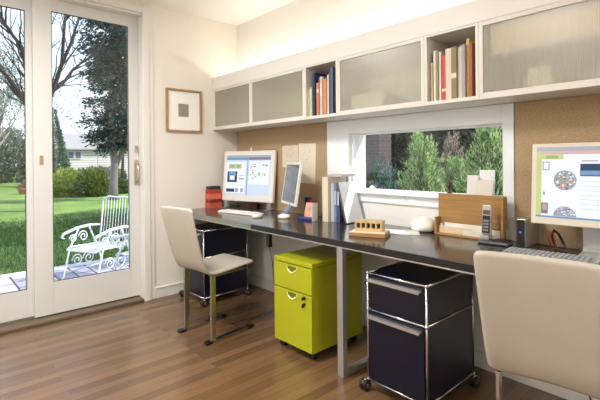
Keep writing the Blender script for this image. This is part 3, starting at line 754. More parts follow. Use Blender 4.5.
for i in range(3):
    for j in range(4): box(bm, -.013+i*.009, -.007+i*.009, -.0138, -.0127, .02+j*.016, .030+j*.016)
obj('keys', bm, GREYP, rt)
obj('display', bx(-.017, .017, -.0126, -.0112, .105, .128), mat('phone_display', (96, 66, 50), .3), rt)

# external drive
rt = thing('external_drive', 'upright silver external drive with a black front beside the dock', 'external drive', (2.738, -.175, DZT), math.radians(-2))
bm = newbm(); box(bm, -.021, .021, .003, .17, .0008, .138, .003); obj('case', bm, ALU, rt)
bm = newbm(); box(bm, -.0175, .0175, -.004, .0028, .004, .136, .002); obj('front_panel', bm, BLACK, rt)
bm = newbm(); tube(bm, [(0, -.0042, .075), (0, -.0056, .075)], .006, 14); obj('button', bm, mat('blue_led', (70, 110, 200), .3, emit=.4), rt)

# headset-ish cables behind drive
bm = newbm(); tube(bm, [(0, 0, .01), (-.02, .01, .05), (-.012, .02, .085), (.012, .0, .07), (.035, -.01, .03), (.05, -.02, .012), (.02, -.03, .01)], .006, 8)
tag(obj('cable', bm, BLACK, None, (2.86, -.075, DZT)), 'looped black cable behind the right keyboard', 'cable')
bm = newbm(); tube(bm, [(0, 0, .012), (-.012, .0, .05), (.008, .0, .082), (.02, -.01, .05), (.03, -.02, .01)], .004, 8)
tag(obj('cable', bm, mat('red_cable', (178, 60, 44), .4), None, (2.845, -.095, DZT)), 'short red cable beside the looped black one', 'cable')

# adapter hanging under desk, cord by the pedestal
rt = thing('hanging_adapter', 'black power adapter hanging under the worktop above the yellow-green pedestal', 'adapter', (1.30, -.615, .60), 0)
bm = newbm(); box(bm, -.018, .018, -.014, .014, 0, .085, .004); obj('body', bm, BLACK, rt)
bm = newbm(); tube(bm, [(0, 0, .085), (.002, 0, .1), (0, 0, .106)], .004, 8); tube(bm, [(.004, 0, 0), (.006, .02, -.10), (-.004, .05, -.3), (.01, .08, -.45), (.03, .12, -.594)], .003, 6); obj('cord', bm, BLACK, rt)
bm = newbm(); tube(bm, [(2.93, -.09, .66), (2.92, -.06, .5), (2.95, -.06, .25), (3.01, -.12, .08), (3.05, -.2, .006)], .004, 8); tag(obj('cable', bm, BLACK), 'thin black cord running down the wall behind the big chair', 'cable')

# papers on the cork, picture on the wall
def sheet(cx, cz, w, h, label, seed, tiltz):
    K = ['paper', 'ink']; bm = newbm()
    box(bm, -w/2, w/2, -.0007, 0, -h/2, h/2); r2 = random.Random(seed)
    for i in range(16):
        x = r2.uniform(-w*.3, w*.2); z_ = r2.uniform(-h*.1 if seed == 3 else -h*.1, h*.35); l = r2.uniform(.006, .03); a = r2.uniform(0, PI)
        tube(bm, [(x, -.0012, z_), (x+l*.5*math.cos(a), -.0012, z_+l*.5*math.sin(a)+.004), (x+l*math.cos(a), -.0012, z_+l*math.sin(a))], .0007, 4, mi=1)
    tag(obj('paper_sheet', bm, [mat('sheet_%d' % seed, (226, 214, 192) if seed == 3 else (234, 224, 204), .8), mat('pencil', (120, 112, 104), .8)], None, (cx, -.01215, cz), (0, tiltz, 0)), label, 'paper', 'sketches on the cork board')
sheet(.820, 1.215, .205, .185, 'smaller sketch sheet pinned on the left cork board', 3, .0)
sheet(1.03, 1.155, .205, .325, 'larger sketch sheet pinned nearest the window', 4, math.radians(2))
rt = thing('framed_picture', 'thin brown-framed small print with a wide white mat, on the left wall', 'picture', (.001, -.579, 1.64), math.radians(90))
W, H, t = .345, .385, .017
bm = newbm()
for a in ((-W/2, -W/2+t, -H/2, H/2), (W/2-t, W/2, -H/2, H/2), (-W/2+t, W/2-t, -H/2, -H/2+t), (-W/2+t, W/2-t, H/2-t, H/2)): box(bm, a[0], a[1], -.024, 0, a[2], a[3], .002)
obj('frame', bm, WOODF, rt)
obj('mat_board', bx(-W/2+t+.0002, W/2-t-.0002, -.008, -.001, -H/2+t+.0002, H/2-t-.0002), mat('mat_board_white', (250, 248, 242), .8), rt)
bm = newbm(); r2 = random.Random(8)
quad(bm, [(-.055, -.0084, -.055), (.045, -.0084, -.055), (.045, -.0084, .062), (-.055, -.0084, .062)], 0)
for i in range(170):
    x = r2.uniform(-.052, .036); z_ = r2.uniform(-.052, .054); a = r2.uniform(.002, .009); b = r2.uniform(.002, .007); yy = -.0086-.000005*i
    quad(bm, [(x, yy, z_), (x+a, yy, z_+.001), (x+a*.8, yy, z_+b), (x-.001, yy, z_+b*.8)], r2.choice((1, 2, 2, 3)))
o = obj('print', bm, [mat('print_grey', (150, 146, 136), .8), mat('print_dark', (96, 94, 90), .8), mat('print_light', (190, 186, 172), .8), mat('print_olive', (136, 134, 112), .8)], rt, keepn=True); o['label'] = 'small grey speckled print'

# ------------------------------------------------------------ OUTSIDE
GZ = -.2
def terrain():
    bm = newbm(); nx, ny = 90, 90; xs = [-2.46-(i/nx)**1.8*75 for i in range(nx+1)]; ys = [-25+(60*j/ny) for j in range(ny+1)]
    V = [[bm.verts.new((x, y, GZ-.0+(.05*math.sin(x*.4)*math.cos(y*.3) if x < -5 else 0)+(max(0, -x-24)*.012))) for y in ys] for x in xs]
    for i in range(nx):
        for j in range(ny): bm.faces.new([V[i][j], V[i+1][j], V[i+1][j+1], V[i][j+1]]).smooth = True
    return bm
lawn = mat('lawn_soil', (120, 144, 62), .95, var=.35, scale=.5)
o = struct('floor_lawn', terrain(), lawn); 
o.name = 'lawn'
# grass blades near the door
bm = newbm(); r2 = random.Random(21)
for i in range(16000):
    x = -2.62-(r2.random()**1.4)*6.2; y = r2.uniform(-2.5, 3.2)
    h = r2.uniform(.03, .075); a = r2.uniform(0, PI); w_ = .006+.0012*abs(x)
    dx, dy = math.cos(a)*w_, math.sin(a)*w_; lx, ly = r2.uniform(-.03, .03), r2.uniform(-.03, .03)
    v = [bm.verts.new((x-dx, y-dy, GZ-.03)), bm.verts.new((x+dx, y+dy, GZ-.03)), bm.verts.new((x+lx, y+ly, GZ+h))]
    bm.faces.new(v).material_index = r2.choice((0, 0, 1))
tag(obj('grass', bm, [mat('grass_a', (86, 118, 50), .8), mat('grass_b', (118, 146, 68), .8)], keepn=True), 'short green grass of the lawn beyond the terrace', 'grass', kind='stuff')
PAV = grid_mat('terrace_pavers', (206, 198, 204), (150, 142, 164), (84, 78, 90), .40, .20, .012, rz=math.radians(0))
o = struct('floor_terrace', bx(-2.40, -.2005, -5.5, 3.5, -.35, -.15), PAV); o.name = 'terrace'
o = struct('terrace_kerb', bx(-2.56, -2.401, -5.5, 3.5, -.35, -.148, .006), mat('kerb_stone', (224, 220, 220), .7, var=.08))
# ground on the window side
o = struct('ground', bx(-9, 9, .1805, 12, -.5, -.2), mat('garden_soil', (84, 84, 52), .95, var=.3, scale=3))

LEAFC = {}
def leafmat(nm, rgb, trans=.35):
    if nm in _m: return _m[nm]
    m = bpy.data.materials.new(nm); m.use_nodes = True; nt = m.node_tree; n = nt.nodes; L = nt.links
    b = n['Principled BSDF']; b.inputs['Base Color'].default_value = lin(rgb)+(1,); b.inputs['Roughness'].default_value = .55
    tl = n.new('ShaderNodeBsdfTranslucent'); tl.inputs[0].default_value = lin(tuple(min(255, v*1.15) for v in rgb))+(1,)
    mx = n.new('ShaderNodeMixShader'); mx.inputs[0].default_value = trans
    L.new(b.outputs[0], mx.inputs[1]); L.new(tl.outputs[0], mx.inputs[2]); L.new(mx.outputs[0], n['Material Output'].inputs[0])
    _m[nm] = m; return m
def leaf(bm, p, d, l, w, r, mi):
    d = d.normalized(); s = d.cross(Vector((r.uniform(-1, 1), r.uniform(-1, 1), r.uniform(-.3, 1)))).normalized()*w/2
    v = [bm.verts.new(p), bm.verts.new(p+d*l*.45+s), bm.verts.new(p+d*l), bm.verts.new(p+d*l*.45-s)]
    bm.faces.new(v).material_index = mi
def cloud(c, rad, n, ls, seed, mats=3, shell=.55, up=.2, clumps=0):
    bm = newbm(); r = random.Random(seed); c = Vector(c)
    cl = [Vector((r.gauss(0, .5)*rad[0], r.gauss(0, .5)*rad[1], r.gauss(0, .5)*rad[2])) for _ in range(clumps)]
    for i in range(n):
        d = Vector((r.gauss(0, 1), r.gauss(0, 1), r.gauss(0, 1))).normalized(); q = shell+(1-shell)*r.random() if r.random() < .7 else r.random()
        if clumps:
            p = c+r.choice(cl)+Vector((d.x*rad[0], d.y*rad[1], d.z*rad[2]))*.28*q
        else: p = c+Vector((d.x*rad[0]*q, d.y*rad[1]*q, d.z*rad[2]*q))
        dd = (d+Vector((r.uniform(-.8, .8), r.uniform(-.8, .8), r.uniform(-.8, .8)+up)))
        l = ls*r.uniform(.6, 1.3); leaf(bm, p, dd, l, l*.5, r, r.randrange(mats))
    return bm
def branch(bm, p0, d, l, r0, depth, r, tips, gnarl=.25, n=4):
    pts = [p0]; d = d.normalized(); p = p0.copy(); rs = [r0]
    for i in range(n):
        d = (d+Vector((r.uniform(-1, 1), r.uniform(-1, 1), r.uniform(-.6, .9)))*gnarl).normalized(); p = p+d*l/n; pts.append(p.copy()); rs.append(r0*(1-.5*(i+1)/n))
    tube(bm, pts, rs, 7 if r0 > .03 else 4)
    if depth <= 0: tips.append((p, d)); return
    k = r.choice((2, 3))
    for i in range(k):
        q = pts[-1] if i == 0 else pts[r.randrange(2, len(pts))]
        nd = (d+Vector((r.uniform(-1, 1), r.uniform(-1, 1), r.uniform(-.5, .8)))*.75).normalized()
        branch(bm, q, nd, l*r.uniform(.55, .8), rs[-1]*r.uniform(.65, .9), depth-1, r, tips, gnarl, n)

BARK = mat('bark_grey', (92, 82, 78), .9, var=.25, scale=8)
BARKD = mat('bark_dark', (60, 54, 54), .9, var=.25, scale=8)
BARKP = mat('bark_pale', (150, 140, 136), .9, var=.2, scale=8)
# big bare tree (trunk behind the door mullion)
def bare_big():
    r = random.Random(3); rt = thing('bare_tree', 'big leafless tree with forked dark limbs behind the door frame', 'tree', (-10, .12, GZ-.05))
    O = Vector((-10, .12, GZ-.05)); bm = newbm(); tips = []
    def P(*l): return [Vector((-10+dx, y, z))-O for dx, y, z in l]
    tube(bm, [Vector((0, 0, -.1)), Vector((0, 0, 1)), Vector((.05, 0, 2.2)), Vector((0, .02, 3.0))], [.20, .15, .13, .12], 10)
    obj('trunk', bm, BARKD, rt)
    bm = newbm()
    limbs = [(P((0, .14, 2.4), (.1, -.2, 2.75), (.3, -.6, 3.3), (.3, -.82, 3.6), (.5, -1.4, 3.8)), .085), (P((0, .14, 2.6), (0, -.1, 3.3), (-.1, -.22, 3.9), (-.2, -.32, 4.4), (-.3, -.62, 4.9), (-.3, -.9, 5.4)), .08),
             (P((0, -.1, 3.2), (.3, -.2, 4.0), (.4, -.22, 4.9), (.5, -.15, 5.9)), .06), (P((0, .14, 2.6), (0, .42, 3.25), (.1, .62, 4.0), (.2, .66, 4.9), (.2, .74, 5.8)), .075),
             (P((0, .44, 3.3), (-.2, .78, 3.6), (-.3, 1.0, 3.95), (-.4, 1.3, 4.25), (-.5, 1.7, 4.55)), .055), (P((.1, .62, 4.0), (.1, .85, 4.6), (.1, 1.05, 5.3), (.1, 1.25, 6.0)), .05),
             (P((0, .14, 2.9), (.3, .05, 3.8), (.5, .15, 5.2), (.6, .2, 6.5)), .07)]
    for pts, r0 in limbs:
        n = len(pts); tube(bm, pts, [r0*(1-.65*i/(n-1)) for i in range(n)], 8)
        for i in range(1, n):
            for _ in range(3):
                d = (pts[i]-pts[i-1]).normalized()+Vector((r.uniform(-1, 1), r.uniform(-1, 1), r.uniform(-.3, .8)))*.8
                branch(bm, pts[i-1].lerp(pts[i], r.random()), d, r.uniform(.6, 1.3), r0*.33, 2, r, tips, .3, 3)
    obj('branches', bm, BARKD, rt)
bare_big()
# evergreen at right of door
rt = thing('evergreen_tree', 'tall dark evergreen with a forked pinkish trunk, seen through the sliding door', 'tree', (-12, 2.68, GZ-.05))
bm = newbm(); tube(bm, [(0, 0, -.1), (0, 0, .6), (0, .05, 1.3), (0, .0, 2.2), (.0, -.05, 3.6), (0, 0, 6.5)], [.19, .15, .13, .12, .10, .05], 10); tube(bm, [(0, .03, 1.1), (0, .22, 1.6), (0, .5, 2.1), (0, .7, 3.)], [.10, .08, .07, .05], 8)
obj('trunk', bm, mat('bark_pinkish', (138, 124, 126), .9, var=.2, scale=8), rt)
bm = newbm(); r = random.Random(11)
for i in range(300):
    z_ = r.uniform(1.95, 8.4); R1 = 1.28 if z_ > 3.0 else 1.05
    a = r.uniform(0, 2*PI); L1 = R1*r.uniform(.45, 1.); p0 = Vector((0, .05, z_)); e = Vector((math.cos(a)*L1, math.sin(a)*L1+.15, z_+r.uniform(-.35, .15)))
    for j in range(105):
        t = r.random()**.7; p = p0.lerp(e, t)+Vector((r.gauss(0, .10), r.gauss(0, .10), r.gauss(0, .09)))
        l = r.uniform(.07, .17); leaf(bm, p, Vector((math.cos(a)+r.uniform(-1, 1), math.sin(a)+r.uniform(-1, 1), r.uniform(-1.1, .5))), l, l*.45, r, r.randrange(3))
    if i % 2: tube(bm, [p0, p0.lerp(e, .5)+Vector((0, 0, .05)), e], [.025, .018, .006], 4, mi=3)
obj('foliage', bm, [leafmat('ever_a', (32, 66, 70), .2), leafmat('ever_b', (52, 94, 92), .2), leafmat('ever_c', (24, 50, 48), .2), BARKD], rt, keepn=True)

def shrub(label, loc, rad, n, ls, cols, seed, group=None, clumps=0, cat='shrub', name='round_shrub'):
    rt = thing(name, label, cat, loc, 0, group)
    ms = [leafmat('leaf_%d_%d_%d' % c, c) for c in cols]
    bm = cloud((0, 0, rad[2]*.95), rad, n, ls, seed, len(ms), clumps=clumps); obj('foliage', bm, ms, rt, keepn=True)
    bm = newbm(); r = random.Random(seed)
    for i in range(7):
        a = i*.9; tube(bm, [(.03*math.cos(a), .03*math.sin(a), -.05), (rad[0]*.3*math.cos(a), rad[1]*.3*math.sin(a), rad[2]*.6), (rad[0]*.6*math.cos(a), rad[1]*.6*math.sin(a), rad[2]*1.3)], [.02, .015, .006], 5)
    obj('stems', bm, BARKD, rt); return rt
YG = [(150, 162, 60), (120, 142, 48), (176, 180, 84)]; GR = [(74, 100, 52), (56, 84, 46), (96, 120, 62)]
shrub('yellow-green rounded bush at the far lawn edge, left of the pair', (-15.2, 1.95, GZ-.05), (.8, .62, .60), 5200, .12, YG, 31, 'bushes at the lawn edge')
shrub('darker green rounded bush at the far lawn edge, right of the pair', (-14.6, 2.75, GZ-.08), (.8, .66, .60), 5200, .12, [(104, 124, 52), (72, 94, 44), (134, 146, 66)], 32, 'bushes at the lawn edge')
shrub('low dark green bush behind the evergreen trunk', (-15.5, 4.2, GZ-.05), (.6, .6, .34), 1800, .1, GR, 33)
# background woods through left pane
r = random.Random(5)
def tree_bg(label, loc, h, r0, seed, bark, depth=4, leafy=None, group=None):
    rt = thing('bare_tree' if not leafy else 'leafy_tree', label, 'tree', loc, 0, group)
    bm = newbm(); tips = []; rr = random.Random(seed)
    tube(bm, [(0, 0, -.2), (.05, .05, h*.25), (.0, .1, h*.5)], [r0, r0*.85, r0*.7], 8); obj('trunk', bm, bark, rt)
    bm = newbm()
    for i in range(6):
        a = rr.uniform(0, 2*PI); branch(bm, Vector((.0, .08, h*rr.uniform(.25, .5))), Vector((math.cos(a)*.6, math.sin(a)*.6, 1)), h*.28, r0*.5, depth, rr, tips, .28, 3)
    obj('branches', bm, bark, rt)
    if leafy:
        bm = newbm()
        for p, d in tips:
            for j in range(leafy[0]): leaf(bm, p+Vector((rr.gauss(0, .22), rr.gauss(0, .22), rr.gauss(0, .22))), Vector((rr.uniform(-1, 1), rr.uniform(-1, 1), rr.uniform(-1, .4))), .14, .08, rr, rr.randrange(len(leafy[1])))
        obj('foliage', bm, [leafmat('leaf_%d_%d_%d' % c, c) for c in leafy[1]], rt, keepn=True)
GREYG = [(122, 136, 128), (150, 160, 152), (96, 112, 92)]
tree_bg('pale grey wispy tree just left of the door frame, far across the lawn', (-22, .1, GZ), 5.6, .11, 41, BARKP, 4, (7, GREYG))
tree_bg('pale slender tree at far left beyond the lawn', (-23, -3.0, GZ), 6.5, .10, 42, BARKP, 4, (5, GREYG))
tree_bg('grey leafless tree behind the terracotta pot', (-27, .9, GZ), 7, .12, 43, BARK, 4, (5, [(112, 130, 100), (140, 150, 130)]))
tree_bg('leafless tree between the shed and the evergreen', (-22, 6.4, GZ), 6, .10, 44, BARK, 4)
tree_bg('leafless tree rising behind the shed roof', (-34, 8.0, GZ), 7.5, .12, 45, BARKP, 4)
for (lb, x, y, rad, n, cols, sd) in (('grey-green hedge mass at far left behind the trees', -30, -3.2, (1.5, 2.5, 2.1), 6000, [(110, 124, 110), (140, 148, 140), (82, 100, 74)], 51), ('grey-green hedge mass behind the terracotta pot', -30, 1.6, (1.5, 1.9, 1.9), 5000, [(110, 124, 104), (140, 148, 134), (82, 104, 70)], 52),
       ('low thicket beneath the shed window', -25, 6.0, (.9, 1.6, .5), 4200, [(140, 144, 120), (118, 126, 96), (164, 162, 146)], 53), ('thicket right of the shed behind the evergreen', -24, 10.2, (1.3, 2.4, 1.1), 4200, [(112, 120, 98), (140, 142, 128)], 54),):
    shrub(lb, (x, y, GZ), rad, n, .26, cols, sd, name='hedge', cat='hedge')
tree_bg('twiggy pinkish-grey tree at the far left, behind the terracotta pot', (-25, -.6, GZ), 6.4, .08, 46, BARKP, 5, (9, [(150, 140, 138), (170, 160, 156)]))
tree_bg('pale twiggy tree between the two far hedges', (-33, .2, GZ), 8.5, .10, 47, BARKP, 5, (9, GREYG))
tree_bg('twiggy tree with pinkish haze of twigs rising behind the left part of the house roof', (-34, 5.2, GZ), 6.2, .07, 48, BARKP, 5, (2, [(190, 172, 174), (176, 160, 162)]))
def conifer(label, loc, h, R_, cols, seed, n=7000, ls=.16, group=None):
    rt = thing('conifer', label, 'tree', loc, 0, group); rr = random.Random(seed)
    bm = newbm(); tube(bm, [(0, 0, -.1), (0, 0, h*.95)], [.06*h/3, .01], 7); obj('trunk', bm, BARKD, rt)
    bm = newbm()
    for i in range(n):
        z_ = h*(1-rr.random()**.6)*.97+.05; q = R_*(1-z_/h)*(.55+.5*rr.random())+.03; a = rr.uniform(0, 2*PI)
        leaf(bm, Vector((q*math.cos(a), q*math.sin(a), z_)), Vector((math.cos(a), math.sin(a), rr.uniform(-.6, .5))), ls*rr.uniform(.6, 1.2), ls*.4, rr, rr.randrange(len(cols)))
    obj('foliage', bm, [leafmat('leaf_%d_%d_%d' % c, c, .2) for c in cols], rt, keepn=True)
conifer('green pointed conifer left of the shed', (-24, 3.25, GZ), 4.6, 1.0, [(84, 112, 88), (108, 134, 110), (64, 92, 66)], 61)
conifer('green conifer at the far left edge of the lawn', (-26, -.9, GZ), 3.4, 1.0, [(104, 134, 84), (128, 152, 104)], 62)

# shed
rt = thing('garden_house', 'low pale house with horizontal siding beyond the lawn', 'house', (-28, 6.8, GZ), 0)
SID = grid_mat('lap_siding', (240, 232, 228), (232, 224, 220), (150, 138, 132), 6, .17, .018, rz='wall', offset=0)
bm = newbm(); box(bm, -4, 0, -2.4, 5, -.2, 2.4); obj('walls', bm, SID, rt)
bm = newbm(); quad(bm, [(.25, -2.8, 2.32), (.25, 5.4, 2.32), (-2, 5.4, 3.45), (-2, -2.8, 3.45)]); quad(bm, [(-4.25, -2.8, 2.32), (-2, -2.8, 3.45), (-2, 5.4, 3.45), (-4.25, 5.4, 2.32)])
quad(bm, [(.25, -2.8, 2.24), (.25, 5.4, 2.24), (-2, 5.4, 3.37), (-2, -2.8, 3.37)]); quad(bm, [(.25, -2.8, 2.24), (.25, -2.8, 2.32), (.25, 5.4, 2.32), (.25, 5.4, 2.24)])
quad(bm, [(-.01, -2.4, 2.35), (-3.99, -2.4, 2.35), (-2, -2.4, 3.3)])
obj('roof', bm, mat('roof_shingle', (168, 158, 158), .8, var=.1, scale=12), rt)
bm = newbm()
for y in (-1.70, -1.26):
    box(bm, .001, .05, y-.21, y+.21, 1.62, 2.16)
wn = obj('window', bm, mat('shed_window_trim', (216, 214, 214), .5), rt)
bm = newbm()
for y in (-1.70, -1.26): box(bm, .051, .056, y-.16, y+.16, 1.68, 2.10)
obj('pane', bm, mat('shed_pane', (86, 100, 122), .15), wn)
# pot
bm = newbm(); lathe(bm, [(0, 0), (.13, 0), (.20, .20), (.22, .21), (.22, .25), (.17, .25), (.16, .2), (0, .2)], (0, 0, 0), 20)
rt = tag(obj('flower_pot', bm, mat('terracotta', (190, 120, 92), .8), None, (-19, 1.0, GZ-.02)), 'terracotta pot of plants standing on the far lawn', 'flower pot')
obj('plant', cloud((0, 0, .32), (.22, .22, .14), 300, .09, 71, 2), [leafmat('leaf_a', (150, 96, 96)), leafmat('leaf_b', (110, 128, 84))], rt, keepn=True)

# broad tree standing beside the house, hidden behind the desk wall; its crown shades the near lawn
rt = thing('leafy_tree', 'broad tree beside the house whose crown shades the near lawn', 'tree', (-3.3, 5.7, GZ))
bm = newbm(); tube(bm, [(0, 0, -.1), (0, -.05, 2), (.1, -.2, 3.6), (0, -.4, 5.2)], [.22, .17, .14, .08], 10); tube(bm, [(.1, -.2, 3.4), (1., -.5, 4.4), (1.7, -.6, 5.1)], [.12, .09, .05], 8); obj('trunk', bm, BARK, rt)
for k, (c, rd, n_) in enumerate((((.8, -.6, 6.2), (2.4, 2.3, 1.3), 8000), ((2.6, -1.2, 5.4), (1.5, 2.1, .9), 4500), ((-1.5, .2, 5.2), (1.5, 2.0, .9), 3500))):
    obj('foliage', cloud(c, rd, n_, .34, 400+k, 2, shell=.3), [leafmat('leaf_shade_a', (84, 112, 54)), leafmat('leaf_shade_b', (66, 96, 44))], rt, keepn=True)

# garden chairs (white wrought iron)
def garden_chair(label, loc, rz):
    rt = thing('garden_chair', label, 'garden chair', loc, rz, 'white iron garden chairs')
    # faces +y locally ; back at y = -.22
    bm = newbm(); W = .25
    for s in (-1, 1): tube(bm, [(s*W, -.20, .36), (s*W, -.24, .60), (s*W, -.275, .95)], .010, 8)
    tube(bm, [(-W, -.275, .95), (-W*.6, -.28, .985), (0, -.28, .975), (W*.6, -.28, .985), (W, -.275, .95)], .012, 8)
    tube(bm, [(-W, -.225, .47), (W, -.225, .47)], .008, 6)
    for i in range(9):
        x = -W+2*W*(i+1)/10; tube(bm, [(x, -.21, .38), (x, -.24, .60), (x, -.28, .97)], .0038, 5)
    obj('backrest', bm, WIRON, rt)
    bm = newbm()
    tube(bm, [(-W, -.2, .37), (W, -.2, .37), (W, .24, .39), (W, .28, .36), (-W, .28, .36), (-W, .24, .39), (-W, -.2, .37)], .011, 8)
    for i in range(13):
        y = -.18+.44*i/12; tube(bm, [(-W, y, .372), (W, y, .372)], .006, 5)
    for i in range(6): x = -W+2*W*(i+1)/7; tube(bm, [(x, -.2, .376), (x, .26, .376)], .005, 5)
    obj('seat', bm, WIRON, rt)
    for s in (-1, 1):
        bm = newbm(); X = s*(W+.03)
        tube(bm, [(X, -.27, .60), (X, -.1, .62), (X, .1, .61), (X, .30, .56), (X, .33, .52), (X, .29, .50)], [.014, .018, .019, .018, .015, .010], 10)
        obj('armrest', bm, WIRON, rt)
        for y0, y1 in ((-.18, -.30), (.22, .30)):
            bm = newbm(); tube(bm, [(X, y0*.4, .60), (X, y0, .36), (X, y1, .03), (X, y1*1.1, .0105)], .011, 8); obj('leg', bm, WIRON, rt)
        bm = newbm()
        for k, (cy_, cz_, R_) in enumerate(((-.06, .20, .09), (.11, .20, .08), (.02, .49, .075), (.17, .48, .055))):
            pts = [(X, cy_+R_*(1-t/26)*math.cos(t*.5), cz_+R_*(1-t/26)*math.sin(t*.5)) for t in range(22)]
            tube(bm, pts, .008, 6)
        tube(bm, [(X, -.28, .08), (X, .28, .08)], .008, 6)
        obj('side_scroll', bm, WIRON, rt)
    return rt
GC = garden_chair('white iron garden chair with a tall slatted back, nearest the lawn', (-1.70, -.80, -.149), math.radians(205))
GC.scale = (.92, .92, .92)
dup(GC, (-.98, -.50, -.149), math.radians(115), 'white iron garden chair half hidden by the right edge of the door')
# bushes and things through slot window
def feather(label, loc, h, R_, cols, seed, n=170, group='feathery bushes outside the slot window'):
    rt = thing('feathery_bush', label, 'bush', loc, 0, group); rr = random.Random(seed)
    bs, bl = newbm(), newbm()
    for i in range(n):
        a = rr.uniform(0, 2*PI); zz = h*rr.uniform(.05, .82); q = R_*max(.02, 1-1.12*zz/h)*rr.uniform(.5, 1.08)+.05; L = q
        p0 = Vector((0, 0, zz*.8)); p1 = Vector((math.cos(a)*q*.55, math.sin(a)*q*.55, zz+.08)); p2 = Vector((math.cos(a)*q, math.sin(a)*q, zz+.10+.20*rr.random()))
        tube(bs, [p0, p1, p2], [.008, .006, .003], 4)
        for j in range(46):
            t = .25+.78*rr.random()
            p = p0.lerp(p1, t*2) if t < .5 else p1.lerp(p2, t*2-1)
            d = (p2-p0).normalized()+Vector((rr.uniform(-1, 1), rr.uniform(-1, 1), rr.uniform(-.2, 1.1)))*.8
            leaf(bl, p+Vector((rr.gauss(0, .02), rr.gauss(0, .02), rr.gauss(0, .02))), d, rr.uniform(.04, .085), .015, rr, rr.randrange(len(cols)))
    tube(bs, [(0, 0, -.1), (0, 0, h*.85)], [.035, .008], 6)
    obj('stems', bs, BARKD, rt); obj('foliage', bl, [leafmat('leaf_%d_%d_%d' % c, c, .4) for c in cols], rt, keepn=True)
FB = [(136, 170, 92), (172, 198, 124), (98, 136, 76), (204, 216, 168)]
feather('feathery green bush left of centre in the slot window', (.30, 2.9, GZ), 1.84, .66, FB, 81, 230)
feather('feathery green bush at the right side of the slot window', (1.30, 2.75, GZ), 1.96, .68, FB, 82, 250)
feather('greyish pink-tipped bush between the two green bushes', (-.22, 4.7, GZ), 1.95, .5, [(170, 150, 140), (196, 172, 164), (128, 128, 100)], 83, 150)
feather('lower green bush between the two tall feathery ones', (.32, 3.8, GZ), 1.45, .5, FB, 84, 150)
feather('low bluish green bush at the left side of the slot window', (-.80, 3.5, GZ), 1.25, .55, [(96, 128, 120), (130, 156, 150), (66, 96, 84)], 85, 150)
feather('dark green bush at far left of the slot window', (-1.55, 4.3, GZ), 1.45, .55, [(60, 92, 60), (88, 118, 70)], 86, 130)
for i, (x, y) in enumerate(((-5.4, 8.4), (-3.2, 7.6), (-1.2, 7.2), (.75, 6.9), (2.6, 6.6))):
    shrub(['tall dark tree crown at far left beyond the slot window', 'dark tree crown behind the brick chimney, slot window', 'dark tree crown above the left feathery bush', 'dark tree crown above the pink-tipped bush', 'dark tree crown above the right feathery bush'][i],
          (x, y, GZ), (.98, .9, 1.7), 9000, .20, [(44, 62, 52), (62, 84, 70), (86, 104, 94)], 90+i, 'dark trees beyond the slot window', name='dark_tree', cat='tree')
bm = newbm(); box(bm, 0, .42, 0, .42, -.1, 2.6); o = tag(obj('brick_chimney', bm, grid_mat('red_brick', (104, 70, 64), (92, 62, 56), (104, 92, 88), .21, .07, .01, rz='wall'), None, (-2.42, 4.9, GZ)), 'reddish brick pillar among the trees at left in the slot window', 'pillar')
bm = newbm(); box(bm, 0, .10, 0, .10, -.1, 2.7, .004); tag(obj('timber_post', bm, mat('blue_grey_paint', (104, 124, 146), .6), None, (.47, 1.2, GZ)), 'blue-grey post outside at the left edge of the slot window', 'post')

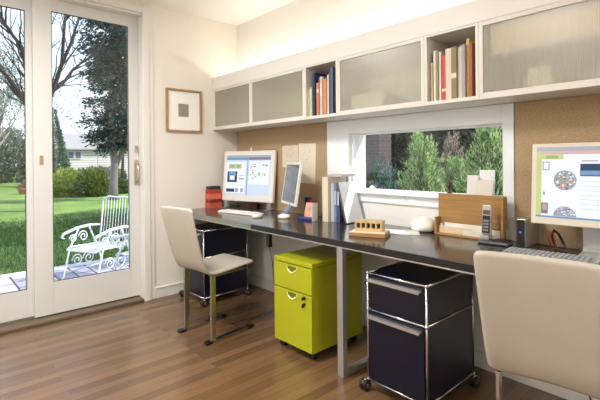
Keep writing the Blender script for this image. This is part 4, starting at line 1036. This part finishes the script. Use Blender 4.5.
# ------------------------------------------------------------ LIGHT
wd = bpy.data.worlds.new('World'); SC.world = wd; wd.use_nodes = True
nt = wd.node_tree; n = nt.nodes; L = nt.links; bg = n['Background']
tc = n.new('ShaderNodeTexCoord'); sp = n.new('ShaderNodeSeparateXYZ'); L.new(tc.outputs['Generated'], sp.inputs[0])
cr = n.new('ShaderNodeValToRGB'); cr.color_ramp.elements[0].position = 0; cr.color_ramp.elements[0].color = (.92, .96, 1, 1)
cr.color_ramp.elements[1].position = .7; cr.color_ramp.elements[1].color = (.50, .68, 1, 1)
L.new(sp.outputs['Z'], cr.inputs[0]); L.new(cr.outputs[0], bg.inputs[0]); bg.inputs[1].default_value = 1.75
s = bpy.data.lights.new('sun', 'SUN'); s.energy = 6.2; s.angle = math.radians(.6); s.color = (1, .95, .86)
so = bpy.data.objects.new('sun', s); COL.objects.link(so); so.rotation_euler = Vector((-.40, -.56, -.74)).to_track_quat('-Z', 'Y').to_euler()
for x, y, e in ((1.5, -2.1, 60), (3.1, -3.5, 8), (4.9, -1.6, 30), (1.6, -4.0, 28), (4.9, -4.1, 14)): fill_light(x, y, e)
# strip lights lying on top of the wall cabinets, hidden by the fascia
for i in range(4):
    x = .66+i*1.25
    t = obj('strip_light', bx(-.6, .6, -.025, .025, 0, .03, .004), WINW, None, (x, -.13, CZ1+.0125)); tag(t, 'slim strip light lying on top of the wall cabinets behind the fascia', 'strip light', 'strip lights on the cabinets')
    l = bpy.data.lights.new('strip_lamp', 'AREA'); l.shape = 'RECTANGLE'; l.size = 1.2; l.size_y = .05; l.energy = 3.2; l.color = (1, .90, .76)
    lo = bpy.data.objects.new('strip_lamp', l); COL.objects.link(lo); lo.location = (x, -.13, CZ1+.05); lo.rotation_euler = (PI, 0, 0)

# ------------------------------------------------------------ CAMERA
f, yaw, roll, sy = 420.235, math.radians(48.1227), math.radians(-.5297), -39.54
cam = bpy.data.cameras.new('camera'); co = bpy.data.objects.new('camera', cam); COL.objects.link(co)
r_ = Vector((math.cos(yaw), math.sin(yaw), 0)); fw = Vector((-math.sin(yaw), math.cos(yaw), 0)); up = Vector((0, 0, 1))
r3 = r_*math.cos(roll)+up*math.sin(roll); u3 = -r_*math.sin(roll)+up*math.cos(roll)
M = Matrix((r3, u3, -fw)).transposed().to_4x4(); M.translation = Vector((3.548, -2.344, 1.18))
co.matrix_world = M
cam.sensor_width = 36; cam.sensor_fit = 'HORIZONTAL'; cam.lens = f/600*36; cam.shift_y = sy/600; cam.clip_start = .05; cam.clip_end = 300
SC.camera = co
vs = SC.view_settings; vs.view_transform = 'Standard'; vs.look = 'None'; vs.gamma = 1; vs.exposure = 0; vs.use_curve_mapping = False
